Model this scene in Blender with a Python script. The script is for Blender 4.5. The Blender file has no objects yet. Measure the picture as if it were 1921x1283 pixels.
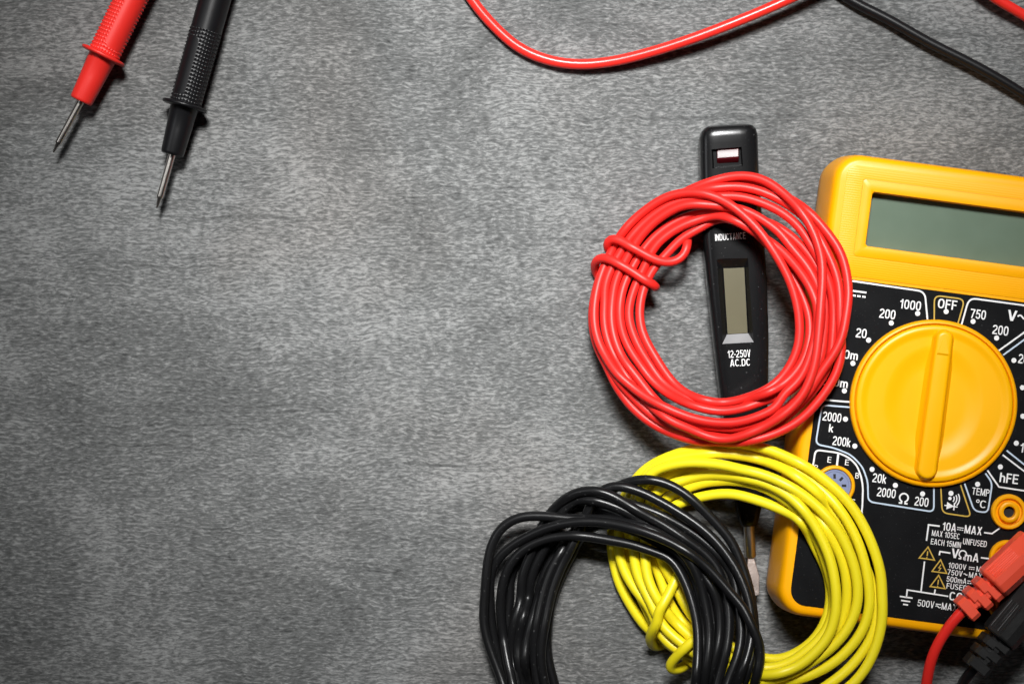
import bpy, bmesh, math, random
import numpy as np
from mathutils import Vector, Matrix

# ------------------------------------------------------------------ camera
SC = bpy.context.scene
MM = 0.001
CAM_H = 600.0                      # camera height over the table, mm
KPX = 6.96                         # photograph pixels per mm on the table
FPX = KPX * CAM_H
CX, CY = 960.5, 641.5
cam_d = bpy.data.cameras.new('camera')
cam_d.sensor_fit = 'HORIZONTAL'; cam_d.sensor_width = 36.0
cam_d.lens = FPX / 1921.0 * 36.0
cam_d.clip_start = 0.02; cam_d.clip_end = 20.0
cam = bpy.data.objects.new('camera', cam_d)
cam.location = (0, 0, CAM_H * MM)
SC.collection.objects.link(cam); SC.camera = cam

# ------------------------------------------------------------------ light
world = bpy.data.worlds.new('World'); SC.world = world; world.use_nodes = True
bg = world.node_tree.nodes['Background']
bg.inputs['Color'].default_value = (0.92, 0.96, 1.0, 1); bg.inputs['Strength'].default_value = 0.010

def area(name, loc, target, size, power, color=(1, 1, 1), size_y=None, spread=180):
    d = bpy.data.lights.new(name, 'AREA'); d.energy = power; d.color = color
    d.spread = math.radians(spread); d.shape = 'RECTANGLE'; d.size = size; d.size_y = size_y or size
    o = bpy.data.objects.new(name, d); o.location = loc
    o.rotation_euler = (Vector(target) - Vector(loc)).to_track_quat('-Z', 'Y').to_euler()
    SC.collection.objects.link(o)
area('softbox', (-0.005, 0.375, 0.72), (0.010, 0.026, 0), 0.22, 0.41, (1.0, 0.997, 0.985), 0.17, 25)
area('side_softbox', (-0.50, 0.10, 0.50), (0.03, 0, 0), 0.22, 0.03, (0.96, 0.98, 1.0), None, 50)
SC.view_settings.view_transform = 'Standard'; SC.view_settings.look = 'None'
SC.view_settings.exposure = 0.0; SC.view_settings.gamma = 1.0
SC.view_settings.use_curve_mapping = False
SC.cycles.max_bounces = 6

COL = SC.collection
rnd = random.Random(4)

# ------------------------------------------------------------------ helpers
def U(px, py, z=0.0):
    """photograph pixel at height z (mm) -> world mm"""
    s = (CAM_H - z) / FPX
    return ((px - CX) * s, -(py - CY) * s, z)

class MB:
    def __init__(s): s.v = []; s.f = []; s.sm = []
    def add(s, vs, fs, smooth=True):
        o = len(s.v); s.v += [tuple(p) for p in vs]
        s.f += [tuple(i + o for i in f) for f in fs]; s.sm += [smooth] * len(fs)
    def loft(s, rings, closed=True, cap=True, smooth=True, capsmooth=False):
        n = len(rings[0]); vs = [p for r in rings for p in r]; fs = []
        for i in range(len(rings) - 1):
            for j in range(n if closed else n - 1):
                a = i * n + j; b = i * n + (j + 1) % n
                fs.append((a, b, b + n, a + n))
        s.add(vs, fs, smooth)
        if cap:
            s.add(rings[0], [tuple(reversed(range(n)))], capsmooth)
            s.add(rings[-1], [tuple(range(n))], capsmooth)
    def tube(s, pts, r, seg=14, closed=False, rfun=None):
        P = np.array(pts, float); n = len(P)
        T = np.roll(P, -1, 0) - np.roll(P, 1, 0)
        if not closed:
            T[0] = P[1] - P[0]; T[-1] = P[-1] - P[-2]
        T /= np.linalg.norm(T, axis=1)[:, None] + 1e-12
        ang = np.linspace(0, 2 * np.pi, seg, endpoint=False)
        rings = []
        for i in range(n):
            up = np.array([0, 0, 1.0])
            a = np.cross(up, T[i]); la = np.linalg.norm(a)
            if la < 0.15:
                a = np.cross(np.array([0.6, 0.8, 0]), T[i]); la = np.linalg.norm(a)
            a /= la; b = np.cross(T[i], a)
            if i and not closed or i:
                # keep the ring from twisting against the previous one
                if np.dot(a, pa) < 0.35:
                    a2 = pa - T[i] * np.dot(pa, T[i]); a = a2 / np.linalg.norm(a2); b = np.cross(T[i], a)
            pa = a
            rr = r if rfun is None else rfun(i / (n - 1.0))
            rings.append([tuple(P[i] + rr * (a * math.cos(t) + b * math.sin(t))) for t in ang])
        if closed:
            # rotate the seam so that the last ring meets the first
            d = [sum((rings[-1][k][c] - rings[0][(k + q) % seg][c]) ** 2 for k in range(seg) for c in range(3)) for q in range(seg)]
            q = d.index(min(d))
            rings.append([rings[0][(k + q) % seg] for k in range(seg)])
            s.loft(rings, cap=False)
        else:
            s.loft(rings, cap=True)
    def lathe(s, origin, axis, prof, seg=48, smooth=True, cap=True):
        """prof: list of (distance along axis, radius)"""
        A = Vector(axis).normalized()
        X = A.orthogonal().normalized()
        if abs(A.z) < 0.9:
            X = Vector((0, 0, 1)) - A * A.z; X.normalize()
        Y = A.cross(X); O = Vector(origin)
        rings = []
        for d, r in prof:
            rings.append([tuple(O + A * d + (X * math.cos(t) + Y * math.sin(t)) * r)
                          for t in [2 * math.pi * k / seg for k in range(seg)]])
        s.loft(rings, cap=cap, smooth=smooth)
    def prism(s, poly, z0, z1, bevel=0.0, smooth=False):
        """poly: CCW (x,y) list; optional top bevel"""
        n = len(poly)
        rings = [[(x, y, z0) for x, y in poly]]
        if bevel > 0:
            rings.append([(x, y, z1 - bevel) for x, y in poly])
            rings.append([(x, y, z1) for x, y in inset(poly, bevel)])
        else:
            rings.append([(x, y, z1) for x, y in poly])
        s.loft(rings, smooth=smooth)
    def mesh(s, name):
        me = bpy.data.meshes.new(name)
        me.from_pydata([(x * MM, y * MM, z * MM) for x, y, z in s.v], [], s.f)
        me.polygons.foreach_set('use_smooth', s.sm)
        me.update()
        bm = bmesh.new(); bm.from_mesh(me)
        bmesh.ops.remove_doubles(bm, verts=bm.verts, dist=1e-6)
        bmesh.ops.recalc_face_normals(bm, faces=bm.faces)
        bm.to_mesh(me); bm.free()
        return me
    def build(s, name, mat, parent=None, sharp=35):
        return link(name, s.mesh(name), mat, parent, sharp)

def inset(poly, d):
    n = len(poly); out = []
    for i in range(n):
        a = Vector(poly[i - 1]); b = Vector(poly[i]); c = Vector(poly[(i + 1) % n])
        e1 = (b - a); e2 = (c - b)
        if e1.length < 1e-9: e1 = e2
        if e2.length < 1e-9: e2 = e1
        e1.normalize(); e2.normalize()
        n1 = Vector((-e1.y, e1.x)); n2 = Vector((-e2.y, e2.x))
        m = n1 + n2
        m = m / max(0.3, m.length_squared / 2.0) if m.length > 1e-6 else n1
        out.append(tuple(b + m * d))
    return out

def world_loc(o):
    v = Vector((0, 0, 0))
    while o is not None:
        v = v + o.location; o = o.parent
    return v

def link(name, me, mat, parent=None, sharp=35):
    o = bpy.data.objects.new(name, me); COL.objects.link(o)
    if mat is not None: me.materials.append(mat)
    if parent is not None:
        o.parent = parent
        me.transform(Matrix.Translation(-world_loc(parent)))
    else:
        # origin at the base of the thing
        xs = [v.co for v in me.vertices]
        c = Vector((sum(v.x for v in xs) / len(xs), sum(v.y for v in xs) / len(xs), min(v.z for v in xs)))
        me.transform(Matrix.Translation(-c)); o.location = c
    if sharp:
        try: me.set_sharp_from_angle(angle=math.radians(sharp))
        except Exception: pass
    return o

def root(name, loc_mm, label, cat, group=None):
    o = bpy.data.objects.new(name, None); COL.objects.link(o)
    o.empty_display_size = 0.01
    o.location = [c * MM for c in loc_mm]
    o['label'] = label; o['category'] = cat
    if group: o['group'] = group
    return o

def boolean_cut(me, cutters):
    o = bpy.data.objects.new('cut_body', me); COL.objects.link(o)
    cs = []
    for c in cutters:
        cm = c.mesh('cutter'); co = bpy.data.objects.new('cutter', cm); COL.objects.link(co); cs.append(co)
        m = o.modifiers.new('b', 'BOOLEAN'); m.operation = 'DIFFERENCE'; m.object = co; m.solver = 'EXACT'
    dg = bpy.context.evaluated_depsgraph_get()
    new = bpy.data.meshes.new_from_object(o.evaluated_get(dg))
    bpy.data.objects.remove(o)
    for co in cs: bpy.data.objects.remove(co)
    return new

def catmull(pts, step, closed=False):
    """resample a control polygon (any dimension) at about equal steps in the first two coordinates"""
    P = np.array(pts, float); n = len(P)
    if closed: idx = lambda i: P[i % n]
    else: idx = lambda i: P[min(max(i, 0), n - 1)]
    out = []
    for i in range(n if closed else n - 1):
        p0, p1, p2, p3 = idx(i - 1), idx(i), idx(i + 1), idx(i + 2)
        d1 = np.linalg.norm((p2 - p1)[:2]); d0 = max(np.linalg.norm((p1 - p0)[:2]), 1e-3); d2 = max(np.linalg.norm((p3 - p2)[:2]), 1e-3)
        d1 = max(d1, 1e-3)
        m1 = (p2 - p1) ; m2 = (p2 - p1)
        # centripetal-like tangents
        m1 = d1 * ((p1 - p0) / d0 - (p2 - p0) / (d0 + d1) + (p2 - p1) / d1)
        m2 = d1 * ((p2 - p1) / d1 - (p3 - p1) / (d1 + d2) + (p3 - p2) / d2)
        if not closed and i == 0: m1 = p2 - p1
        if not closed and i == n - 2: m2 = p2 - p1
        k = max(2, int(d1 / 4))
        for t in np.linspace(0, 1, k, endpoint=False):
            t2, t3 = t * t, t * t * t
            out.append((2 * t3 - 3 * t2 + 1) * p1 + (t3 - 2 * t2 + t) * m1 + (-2 * t3 + 3 * t2) * p2 + (t3 - t2) * m2)
    out = np.array(out + ([P[0]] if closed else [P[-1]]))
    seg = np.linalg.norm(np.diff(out[:, :2], axis=0), axis=1); s = np.concatenate([[0], np.cumsum(seg)])
    m = max(4, int(round(s[-1] / step)))
    q = np.linspace(0, s[-1], m + 1)
    res = np.stack([np.interp(q, s, out[:, c]) for c in range(out.shape[1])], 1)
    return res[:-1] if closed else res

def clean(ctl, closed):
    """drop control points that run backwards or sit on top of each other"""
    P = [list(p) for p in ctl]; k = 0
    while k < len(P):
        n = len(P); a, b, c_ = (np.array(P[(k - 1) % n][:2]), np.array(P[k][:2]), np.array(P[(k + 1) % n][:2]))
        if not closed and k in (0, n - 1): k += 1; continue
        d1, d2 = b - a, c_ - b; l1, l2 = np.linalg.norm(d1), np.linalg.norm(d2)
        if l1 < 5 or (l2 > 1e-6 and d1 @ d2 < 0.35 * l1 * l2): P.pop(k); k = max(0, k - 2)
        else: k += 1
    return P

def smooth_path(P, it, closed, cols=None):
    P = P.copy()
    for _ in range(it):
        if closed:
            Q = 0.5 * P + 0.25 * (np.roll(P, 1, 0) + np.roll(P, -1, 0))
        else:
            Q = P.copy(); Q[1:-1] = 0.5 * P[1:-1] + 0.25 * (P[:-2] + P[2:])
        P = Q
    return P

# ------------------------------------------------------------------ materials
def mat(name, base, rough=0.4, metal=0.0, spec=0.5, coat=0.0, sss=0.0):
    m = bpy.data.materials.new(name); m.use_nodes = True
    b = m.node_tree.nodes['Principled BSDF']
    b.inputs['Base Color'].default_value = (*base, 1)
    b.inputs['Roughness'].default_value = rough
    b.inputs['Metallic'].default_value = metal
    b.inputs['Specular IOR Level'].default_value = spec
    b.inputs['Coat Weight'].default_value = coat
    if sss:
        b.inputs['Subsurface Weight'].default_value = sss
        b.inputs['Subsurface Radius'].default_value = (1, 0.5, 0.3)
        b.inputs['Subsurface Scale'].default_value = 0.0008
    return m

def N(m, t, **kw):
    n = m.node_tree.nodes.new(t)
    for k, v in kw.items(): setattr(n, k, v)
    return n

def L(m, a, b): m.node_tree.links.new(a, b)

def speckle(m, base, scale=900.0, amount=0.12, bump=0.05, rough=0.4, rvar=0.12, dist=0.0002, dust=0.0):
    """small uneven colour, gloss and relief so that plastic does not look perfectly clean"""
    b = m.node_tree.nodes['Principled BSDF']
    tc = N(m, 'ShaderNodeTexCoord')
    n1 = N(m, 'ShaderNodeTexNoise'); n1.inputs['Scale'].default_value = scale * 0.12; n1.inputs['Detail'].default_value = 4
    n2 = N(m, 'ShaderNodeTexNoise'); n2.inputs['Scale'].default_value = scale; n2.inputs['Detail'].default_value = 3
    L(m, tc.outputs['Object'], n1.inputs['Vector']); L(m, tc.outputs['Object'], n2.inputs['Vector'])
    mx = N(m, 'ShaderNodeMix', data_type='RGBA')
    mx.inputs['A'].default_value = tuple(c * (1 - amount) for c in base) + (1,)
    mx.inputs['B'].default_value = tuple(min(1, c * (1 + amount)) for c in base) + (1,)
    L(m, n1.outputs['Fac'], mx.inputs['Factor'])
    col = mx.outputs['Result']
    if dust:
        n3 = N(m, 'ShaderNodeTexNoise'); n3.inputs['Scale'].default_value = scale * 2.2; n3.inputs['Detail'].default_value = 1
        L(m, tc.outputs['Object'], n3.inputs['Vector'])
        rp = N(m, 'ShaderNodeMapRange'); rp.inputs['From Min'].default_value = 0.71; rp.inputs['From Max'].default_value = 0.8
        L(m, n3.outputs['Fac'], rp.inputs['Value'])
        mu = N(m, 'ShaderNodeMath', operation='MULTIPLY'); mu.inputs[1].default_value = dust
        L(m, rp.outputs['Result'], mu.inputs[0])
        m2 = N(m, 'ShaderNodeMix', data_type='RGBA'); L(m, mu.outputs[0], m2.inputs['Factor'])
        L(m, col, m2.inputs['A']); m2.inputs['B'].default_value = (0.4, 0.4, 0.4, 1); col = m2.outputs['Result']
    L(m, col, b.inputs['Base Color'])
    mr = N(m, 'ShaderNodeMapRange'); mr.inputs['To Min'].default_value = rough - rvar; mr.inputs['To Max'].default_value = rough + rvar
    L(m, n1.outputs['Fac'], mr.inputs['Value']); L(m, mr.outputs['Result'], b.inputs['Roughness'])
    if bump:
        bp = N(m, 'ShaderNodeBump'); bp.inputs['Strength'].default_value = bump; bp.inputs['Distance'].default_value = dist
        L(m, n2.outputs['Fac'], bp.inputs['Height']); L(m, bp.outputs['Normal'], b.inputs['Normal'])
    return m

RED = (0.72, 0.020, 0.015)
YEL = (0.88, 0.735, 0.013)
ORA = (0.97, 0.415, 0.0006)
M = {}
M['red_wire'] = speckle(mat('red_pvc', RED, 0.34, spec=0.42), RED, 700, 0.06, 0.08, 0.43, 0.07)
M['yellow_wire'] = speckle(mat('yellow_pvc', YEL), YEL, 700, 0.06, 0.06, 0.40, 0.06)
M['black_wire'] = speckle(mat('black_pvc', (0.008, 0.008, 0.009)), (0.007, 0.007, 0.0075), 700, 0.2, 0.08, 0.31, 0.05, dust=0.2)
M['red_lead'] = speckle(mat('red_lead_pvc', (0.9, 0.03, 0.022)), (0.9, 0.03, 0.022), 600, 0.05, 0.03, 0.3, 0.05)
M['red_probe'] = speckle(mat('red_probe_plastic', (0.88, 0.03, 0.022)), (0.88, 0.03, 0.022), 600, 0.05, 0.03, 0.42, 0.06)
M['red_plug'] = speckle(mat('red_plug_plastic', (0.98, 0.10, 0.05)), (0.98, 0.10, 0.05), 900, 0.06, 0.05, 0.42, 0.08)
M['black_lead'] = speckle(mat('black_lead_pvc', (0.008, 0.008, 0.009)), (0.008, 0.008, 0.009), 600, 0.2, 0.03, 0.34, 0.06)
M['black_probe'] = speckle(mat('black_probe_plastic', (0.007, 0.007, 0.008)), (0.007, 0.007, 0.008), 600, 0.2, 0.03, 0.36, 0.06)
M['black_plug'] = speckle(mat('black_plug_plastic', (0.018, 0.018, 0.018)), (0.018, 0.018, 0.018), 1500, 0.3, 0.18, 0.38, 0.1, dust=0.15)
M['tester'] = speckle(mat('tester_plastic', (0.0065, 0.0065, 0.007)), (0.0065, 0.0065, 0.007), 700, 0.2, 0.02, 0.22, 0.03, dust=0.12)
M['case'] = speckle(mat('orange_yellow_plastic', ORA), ORA, 900, 0.035, 0.03, 0.36, 0.06)
M['knob'] = speckle(mat('dial_plastic', (0.97, 0.465, 0.0008)), (0.97, 0.465, 0.0008), 900, 0.03, 0.015, 0.36, 0.06)
M['panel'] = speckle(mat('black_panel', (0.0075, 0.0078, 0.0085)), (0.0075, 0.0078, 0.0085), 1200, 0.25, 0.05, 0.32, 0.06, dust=0.10)
M['ink_white'] = speckle(mat('white_ink', (0.82, 0.82, 0.82)), (0.82, 0.82, 0.82), 2500, 0.08, 0, 0.5, 0.05)
M['ink_blue'] = mat('pale_blue_ink', (0.52, 0.62, 0.74), 0.5)
M['ink_gold'] = mat('gold_ink', (0.55, 0.36, 0.05), 0.5)
M['ink_grey'] = mat('grey_ink', (0.42, 0.42, 0.42), 0.5)
M['lcd'] = speckle(mat('lcd_glass', (0.106, 0.152, 0.108)), (0.106, 0.152, 0.108), 1800, 0.06, 0, 0.30, 0.04)
M['tester_lcd'] = speckle(mat('olive_lcd', (0.086, 0.074, 0.033)), (0.086, 0.074, 0.033), 1600, 0.08, 0, 0.4, 0.04)
M['slope_sheen'] = speckle(mat('lit_slope_grey', (0.24, 0.24, 0.245), 0.4, 0.0), (0.24, 0.24, 0.245), 1500, 0.25, 0.5, 0.35, 0.1)  # painted sheen: pale grey for light on the tester's black recess slope
M['steel'] = speckle(mat('polished_steel', (0.62, 0.58, 0.54), 0.22, 1.0), (0.62, 0.58, 0.54), 1200, 0.15, 0.1, 0.30, 0.08)
M['steel'].node_tree.nodes['Principled BSDF'].inputs['Metallic'].default_value = 1.0
M['blade'] = speckle(mat('matt_steel', (0.56, 0.47, 0.43), 0.45, 0.6), (0.56, 0.47, 0.43), 900, 0.3, 0.5, 0.42, 0.12)
M['blade'].node_tree.nodes['Principled BSDF'].inputs['Metallic'].default_value = 0.75
M['socket'] = speckle(mat('blue_grey_socket', (0.22, 0.26, 0.42)), (0.22, 0.26, 0.42), 900, 0.06, 0.03, 0.42, 0.05)
M['hole'] = mat('dark_hole', (0.004, 0.004, 0.004), 0.6)
M['lens'] = mat('red_lens', (0.05, 0.003, 0.005), 0.17, 0, 0.10, 0.0)

for k_, sp in (('panel', 0.12), ('tester', 0.34), ('case', 0.32), ('knob', 0.32), ('black_plug', 0.7), ('black_probe', 0.35), ('black_wire', 0.36), ('black_lead', 0.42)):
    M[k_].node_tree.nodes['Principled BSDF'].inputs['Specular IOR Level'].default_value = sp
# yellow moulding with fine parallel ribs round the display
def ribbed(name, base, angle, per_m):
    m = mat(name, base, 0.38); b = m.node_tree.nodes['Principled BSDF']
    tc = N(m, 'ShaderNodeTexCoord'); mp = N(m, 'ShaderNodeMapping'); mp.inputs['Rotation'].default_value = (0, 0, angle)
    L(m, tc.outputs['Object'], mp.inputs['Vector'])
    w = N(m, 'ShaderNodeTexWave'); w.bands_direction = 'Y'; w.inputs['Scale'].default_value = per_m
    w.inputs['Distortion'].default_value = 1.2; w.inputs['Detail'].default_value = 2; w.inputs['Detail Scale'].default_value = 0.6
    L(m, mp.outputs['Vector'], w.inputs['Vector'])
    bp = N(m, 'ShaderNodeBump'); bp.inputs['Strength'].default_value = 0.16; bp.inputs['Distance'].default_value = 0.0001; b.inputs['Specular IOR Level'].default_value = 0.32
    L(m, w.outputs['Fac'], bp.inputs['Height']); L(m, bp.outputs['Normal'], b.inputs['Normal'])
    return m

# the grey, softly brushed table top
def table_material():
    m = bpy.data.materials.new('grey_brushed_board'); m.use_nodes = True
    b = m.node_tree.nodes['Principled BSDF']
    tc = N(m, 'ShaderNodeTexCoord')
    def noise(sx, sy, detail, rough, dist=0.0, rot=0.0, src=None):
        mp = N(m, 'ShaderNodeMapping'); mp.inputs['Scale'].default_value = (sx, sy, 1); mp.inputs['Rotation'].default_value = (0, 0, rot)
        L(m, src or tc.outputs['Object'], mp.inputs['Vector'])
        n = N(m, 'ShaderNodeTexNoise'); n.inputs['Scale'].default_value = 1.0; n.inputs['Detail'].default_value = detail
        n.inputs['Roughness'].default_value = rough; n.inputs['Distortion'].default_value = dist
        L(m, mp.outputs['Vector'], n.inputs['Vector']); return n
    def mth(op, a, bb):
        k = N(m, 'ShaderNodeMath', operation=op)
        for i, x in enumerate((a, bb)):
            if isinstance(x, (int, float)): k.inputs[i].default_value = x
            else: L(m, x, k.inputs[i])
        return k.outputs[0]
    # warp the coordinates a little so the grain wanders
    wn = noise(60, 60, 3, 0.5)
    sub = N(m, 'ShaderNodeVectorMath', operation='SUBTRACT'); sub.inputs[1].default_value = (0.5, 0.5, 0.5)
    L(m, wn.outputs['Color'], sub.inputs[0])
    scl = N(m, 'ShaderNodeVectorMath', operation='SCALE'); scl.inputs['Scale'].default_value = 0.004
    L(m, sub.outputs[0], scl.inputs[0])
    add = N(m, 'ShaderNodeVectorMath', operation='ADD'); L(m, tc.outputs['Object'], add.inputs[0]); L(m, scl.outputs[0], add.inputs[1])
    wv = add.outputs[0]
    fine = noise(520, 1650, 3, 0.66, 0.35, 0.0, wv)      # short fibres
    grain = noise(130, 950, 4, 0.6, 0.2, -0.03, wv)       # long grain lines
    mott = noise(230, 430, 4, 0.65, 0.6, 0.25, wv)       # small mottling
    big = noise(17, 27, 5, 0.62, 0.9, 0.25)               # broad patches
    zone = noise(9, 7, 2, 0.5)
    zr = N(m, 'ShaderNodeMapRange'); zr.inputs['From Min'].default_value = 0.35; zr.inputs['From Max'].default_value = 0.65
    L(m, zone.outputs['Fac'], zr.inputs['Value'])
    gmix = N(m, 'ShaderNodeMix', data_type='FLOAT')
    L(m, zr.outputs['Result'], gmix.inputs['Factor']); L(m, mott.outputs['Fac'], gmix.inputs['A']); L(m, grain.outputs['Fac'], gmix.inputs['B'])
    # thin scored lines along the grain
    scr = noise(9, 480, 2, 0.4, 0.0, 0.035, wv)
    sr_ = N(m, 'ShaderNodeMapRange'); sr_.inputs['From Min'].default_value = 0.635; sr_.inputs['From Max'].default_value = 0.70
    L(m, scr.outputs['Fac'], sr_.inputs['Value'])
    h = mth('ADD', mth('MULTIPLY', fine.outputs['Fac'], 0.64), mth('MULTIPLY', gmix.outputs['Result'], 0.26))
    h = mth('ADD', h, mth('MULTIPLY', big.outputs['Fac'], 0.34))
    h = mth('SUBTRACT', h, mth('MULTIPLY', sr_.outputs['Result'], 0.05))
    cr = N(m, 'ShaderNodeValToRGB'); e = cr.color_ramp.elements
    e[0].position = 0.42; e[0].color = (0.034, 0.0355, 0.0355, 1)
    e[1].position = 0.74; e[1].color = (0.275, 0.279, 0.277, 1)
    x = cr.color_ramp.elements.new(0.605); x.color = (0.122, 0.125, 0.1245, 1)
    L(m, h, cr.inputs['Fac'])
    # faint warm blotches
    tint = noise(14, 10, 2, 0.5, 0.4, 0.3)
    tr = N(m, 'ShaderNodeMapRange'); tr.inputs['From Min'].default_value = 0.5; tr.inputs['From Max'].default_value = 0.75
    L(m, tint.outputs['Fac'], tr.inputs['Value'])
    mx = N(m, 'ShaderNodeMix', data_type='RGBA', blend_type='MULTIPLY')
    L(m, tr.outputs['Result'], mx.inputs['Factor']); L(m, cr.outputs['Color'], mx.inputs['A']); mx.inputs['B'].default_value = (1.0, 0.95, 0.92, 1)
    L(m, mx.outputs['Result'], b.inputs['Base Color'])
    b.inputs['Roughness'].default_value = 0.75; b.inputs['Specular IOR Level'].default_value = 0.25
    bp = N(m, 'ShaderNodeBump'); bp.inputs['Strength'].default_value = 0.4; bp.inputs['Distance'].default_value = 0.0004
    L(m, h, bp.inputs['Height']); L(m, bp.outputs['Normal'], b.inputs['Normal'])
    return m

# ------------------------------------------------------------------ the surface
tb = MB()
tb.prism([(-330, -260), (330, -260), (330, 250), (-330, 250)], -18, 0, bevel=1.0)
tab = tb.build('tabletop', table_material())
tab['kind'] = 'structure'

# ------------------------------------------------------------------ multimeter
TH = math.radians(7.55)
DU = Vector((math.cos(TH), -math.sin(TH)))        # to the meter's right
DV = Vector((-math.sin(TH), -math.cos(TH)))       # towards its lower end
D0 = Vector(U(1753, 757, 24.0)[:2])               # dial centre
ZF = 22.0                                         # face height
def W(u, v, z):
    p = D0 + DU * u + DV * v
    return (p.x, p.y, z)
def uv(px, py, z):
    q = Vector(U(px, py, z)[:2]) - D0
    return q.dot(DU), q.dot(DV)
def rrect(u0, u1, v0, v1, r, n=8):
    """rounded rectangle in meter coordinates, CCW in world"""
    out = []
    for cu, cv, a0 in ((u0 + r, v0 + r, 90), (u0 + r, v1 - r, 180), (u1 - r, v1 - r, 270), (u1 - r, v0 + r, 0)):
        for k in range(n + 1):
            a = math.radians(a0 + 90.0 * k / n)
            out.append((cu + r * math.cos(a), cv - r * math.sin(a)))
    return out
def rr3(u0, u1, v0, v1, r, z, n=8): return [W(u, v, z) for u, v in rrect(u0, u1, v0, v1, r, n)]

U0, U1, V0, V1 = -35.0, 35.0, -62.2, 59.9
meter = root('multimeter', W(0, 0, 0), 'yellow digital multimeter with blank grey screen and large round dial at the right edge', 'multimeter')
c = MB(); rings = []
for ins, z, r in ((2.6, 0, 5.0), (1.2, 0.9, 6.2), (0.3, 4, 7.0), (0.0, 9, 7.2), (0.25, 15, 7.1), (0.5, 18.6, 7.0), (0.75, 20.2, 6.8), (1.15, 21.2, 6.4), (1.75, 21.8, 5.9), (2.5, 22.0, 5.2)):
    rings.append(rr3(U0 + ins + 1.3 * max(0, z - 2) / 20.0, U1 - ins - 1.3 * max(0, z - 2) / 20.0, V0 + ins, V1 - ins, r, z))
c.loft(rings)
cutb = MB(); cutb.loft([rr3(-23.3, 23.3, -52.7, -37.7, 0.6, 18.0), rr3(-23.3, 23.3, -52.7, -37.7, 0.6, 24.0)])
cutp = MB(); cutp.loft([rr3(-30.3, 30.3, -29.1, 56.5, 4.2, 21.55), rr3(-30.3, 30.3, -29.1, 56.5, 4.2, 24.0)])
case_me = boolean_cut(c.mesh('case'), [cutb, cutp])
case = link('case', case_me, M['case'], meter, 30)
case.data.polygons.foreach_set('use_smooth', [True] * len(case.data.polygons)); case.data.set_sharp_from_angle(angle=math.radians(30))

# ribbed plate round the display and the raised frame
def frame_ring(mb, loops):
    mb.loft(loops, cap=False)
pl = MB()
frame_ring(pl, [rr3(-30.0, 30.0, -58.6, -29.9, 2.6, 21.9), rr3(-30.0, 30.0, -58.6, -29.9, 2.6, 22.16), rr3(-29.8, 29.8, -58.4, -30.1, 2.5, 22.22), rr3(-25.6, 25.6, -55.4, -35.2, 0.9, 22.22), rr3(-25.6, 25.6, -55.4, -35.2, 0.9, 21.9)])
pl.build('display_surround', ribbed('ribbed_yellow_plastic', ORA, TH, 520), meter, 30)
fr = MB()
frame_ring(fr, [rr3(-25.6, 25.6, -55.4, -35.2, 0.9, 21.9), rr3(-25.55, 25.55, -55.35, -35.25, 0.9, 22.24), rr3(-25.1, 25.1, -54.9, -35.7, 0.9, 22.36), rr3(-24.4, 24.4, -54.1, -36.5, 0.9, 22.52),
                rr3(-23.5, 23.5, -53.1, -37.4, 0.8, 22.56), rr3(-22.95, 22.95, -52.4, -38.0, 0.7, 22.45), rr3(-22.75, 22.75, -52.2, -38.2, 0.7, 22.15), rr3(-22.75, 22.75, -52.2, -38.2, 0.7, 19.0)])
fr.build('display_frame', M['case'], meter, 40)
sc_ = MB(); sc_.loft([rr3(-23.1, 23.1, -52.5, -37.9, 0.5, 18.3), rr3(-23.1, 23.1, -52.5, -37.9, 0.5, 19.3)], smooth=False)
sc_.build('display_screen', M['lcd'], meter)

ZP = 22.1
pn = MB()
pn.loft([rr3(-30.2, 30.2, -29.0, 56.4, 4.1, 21.6), rr3(-30.2, 30.2, -29.0, 56.4, 4.1, ZP - 0.12), rr3(-30.08, 30.08, -28.88, 56.28, 4.0, ZP)], smooth=False)
panel = pn.build('front_panel', M['panel'], meter)

# ---- printing on the panel
ZI = ZP + 0.035
def ribbon(P, hw, closed=False):
    """offset a 2-D polyline to both sides"""
    n = len(P); Ls, Rs = [], []
    for i in range(n):
        if closed: d1 = P[i] - P[i - 1]; d2 = P[(i + 1) % n] - P[i]
        else:
            d1 = P[i] - P[i - 1] if i else P[1] - P[0]
            d2 = P[i + 1] - P[i] if i < n - 1 else d1
        if d1.length < 1e-9: d1 = d2
        if d2.length < 1e-9: d2 = d1
        d1 = d1.normalized(); d2 = d2.normalized()
        m_ = Vector((-d1.y - d2.y, d1.x + d2.x)); m_ = m_ / max(0.35, m_.length_squared / 2)
        Ls.append(P[i] + m_ * hw); Rs.append(P[i] - m_ * hw)
    fs = []
    for i in range(n if closed else n - 1):
        j = (i + 1) % n; fs.append((n + i, n + j, j, i))
    return Ls + Rs, fs
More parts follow.
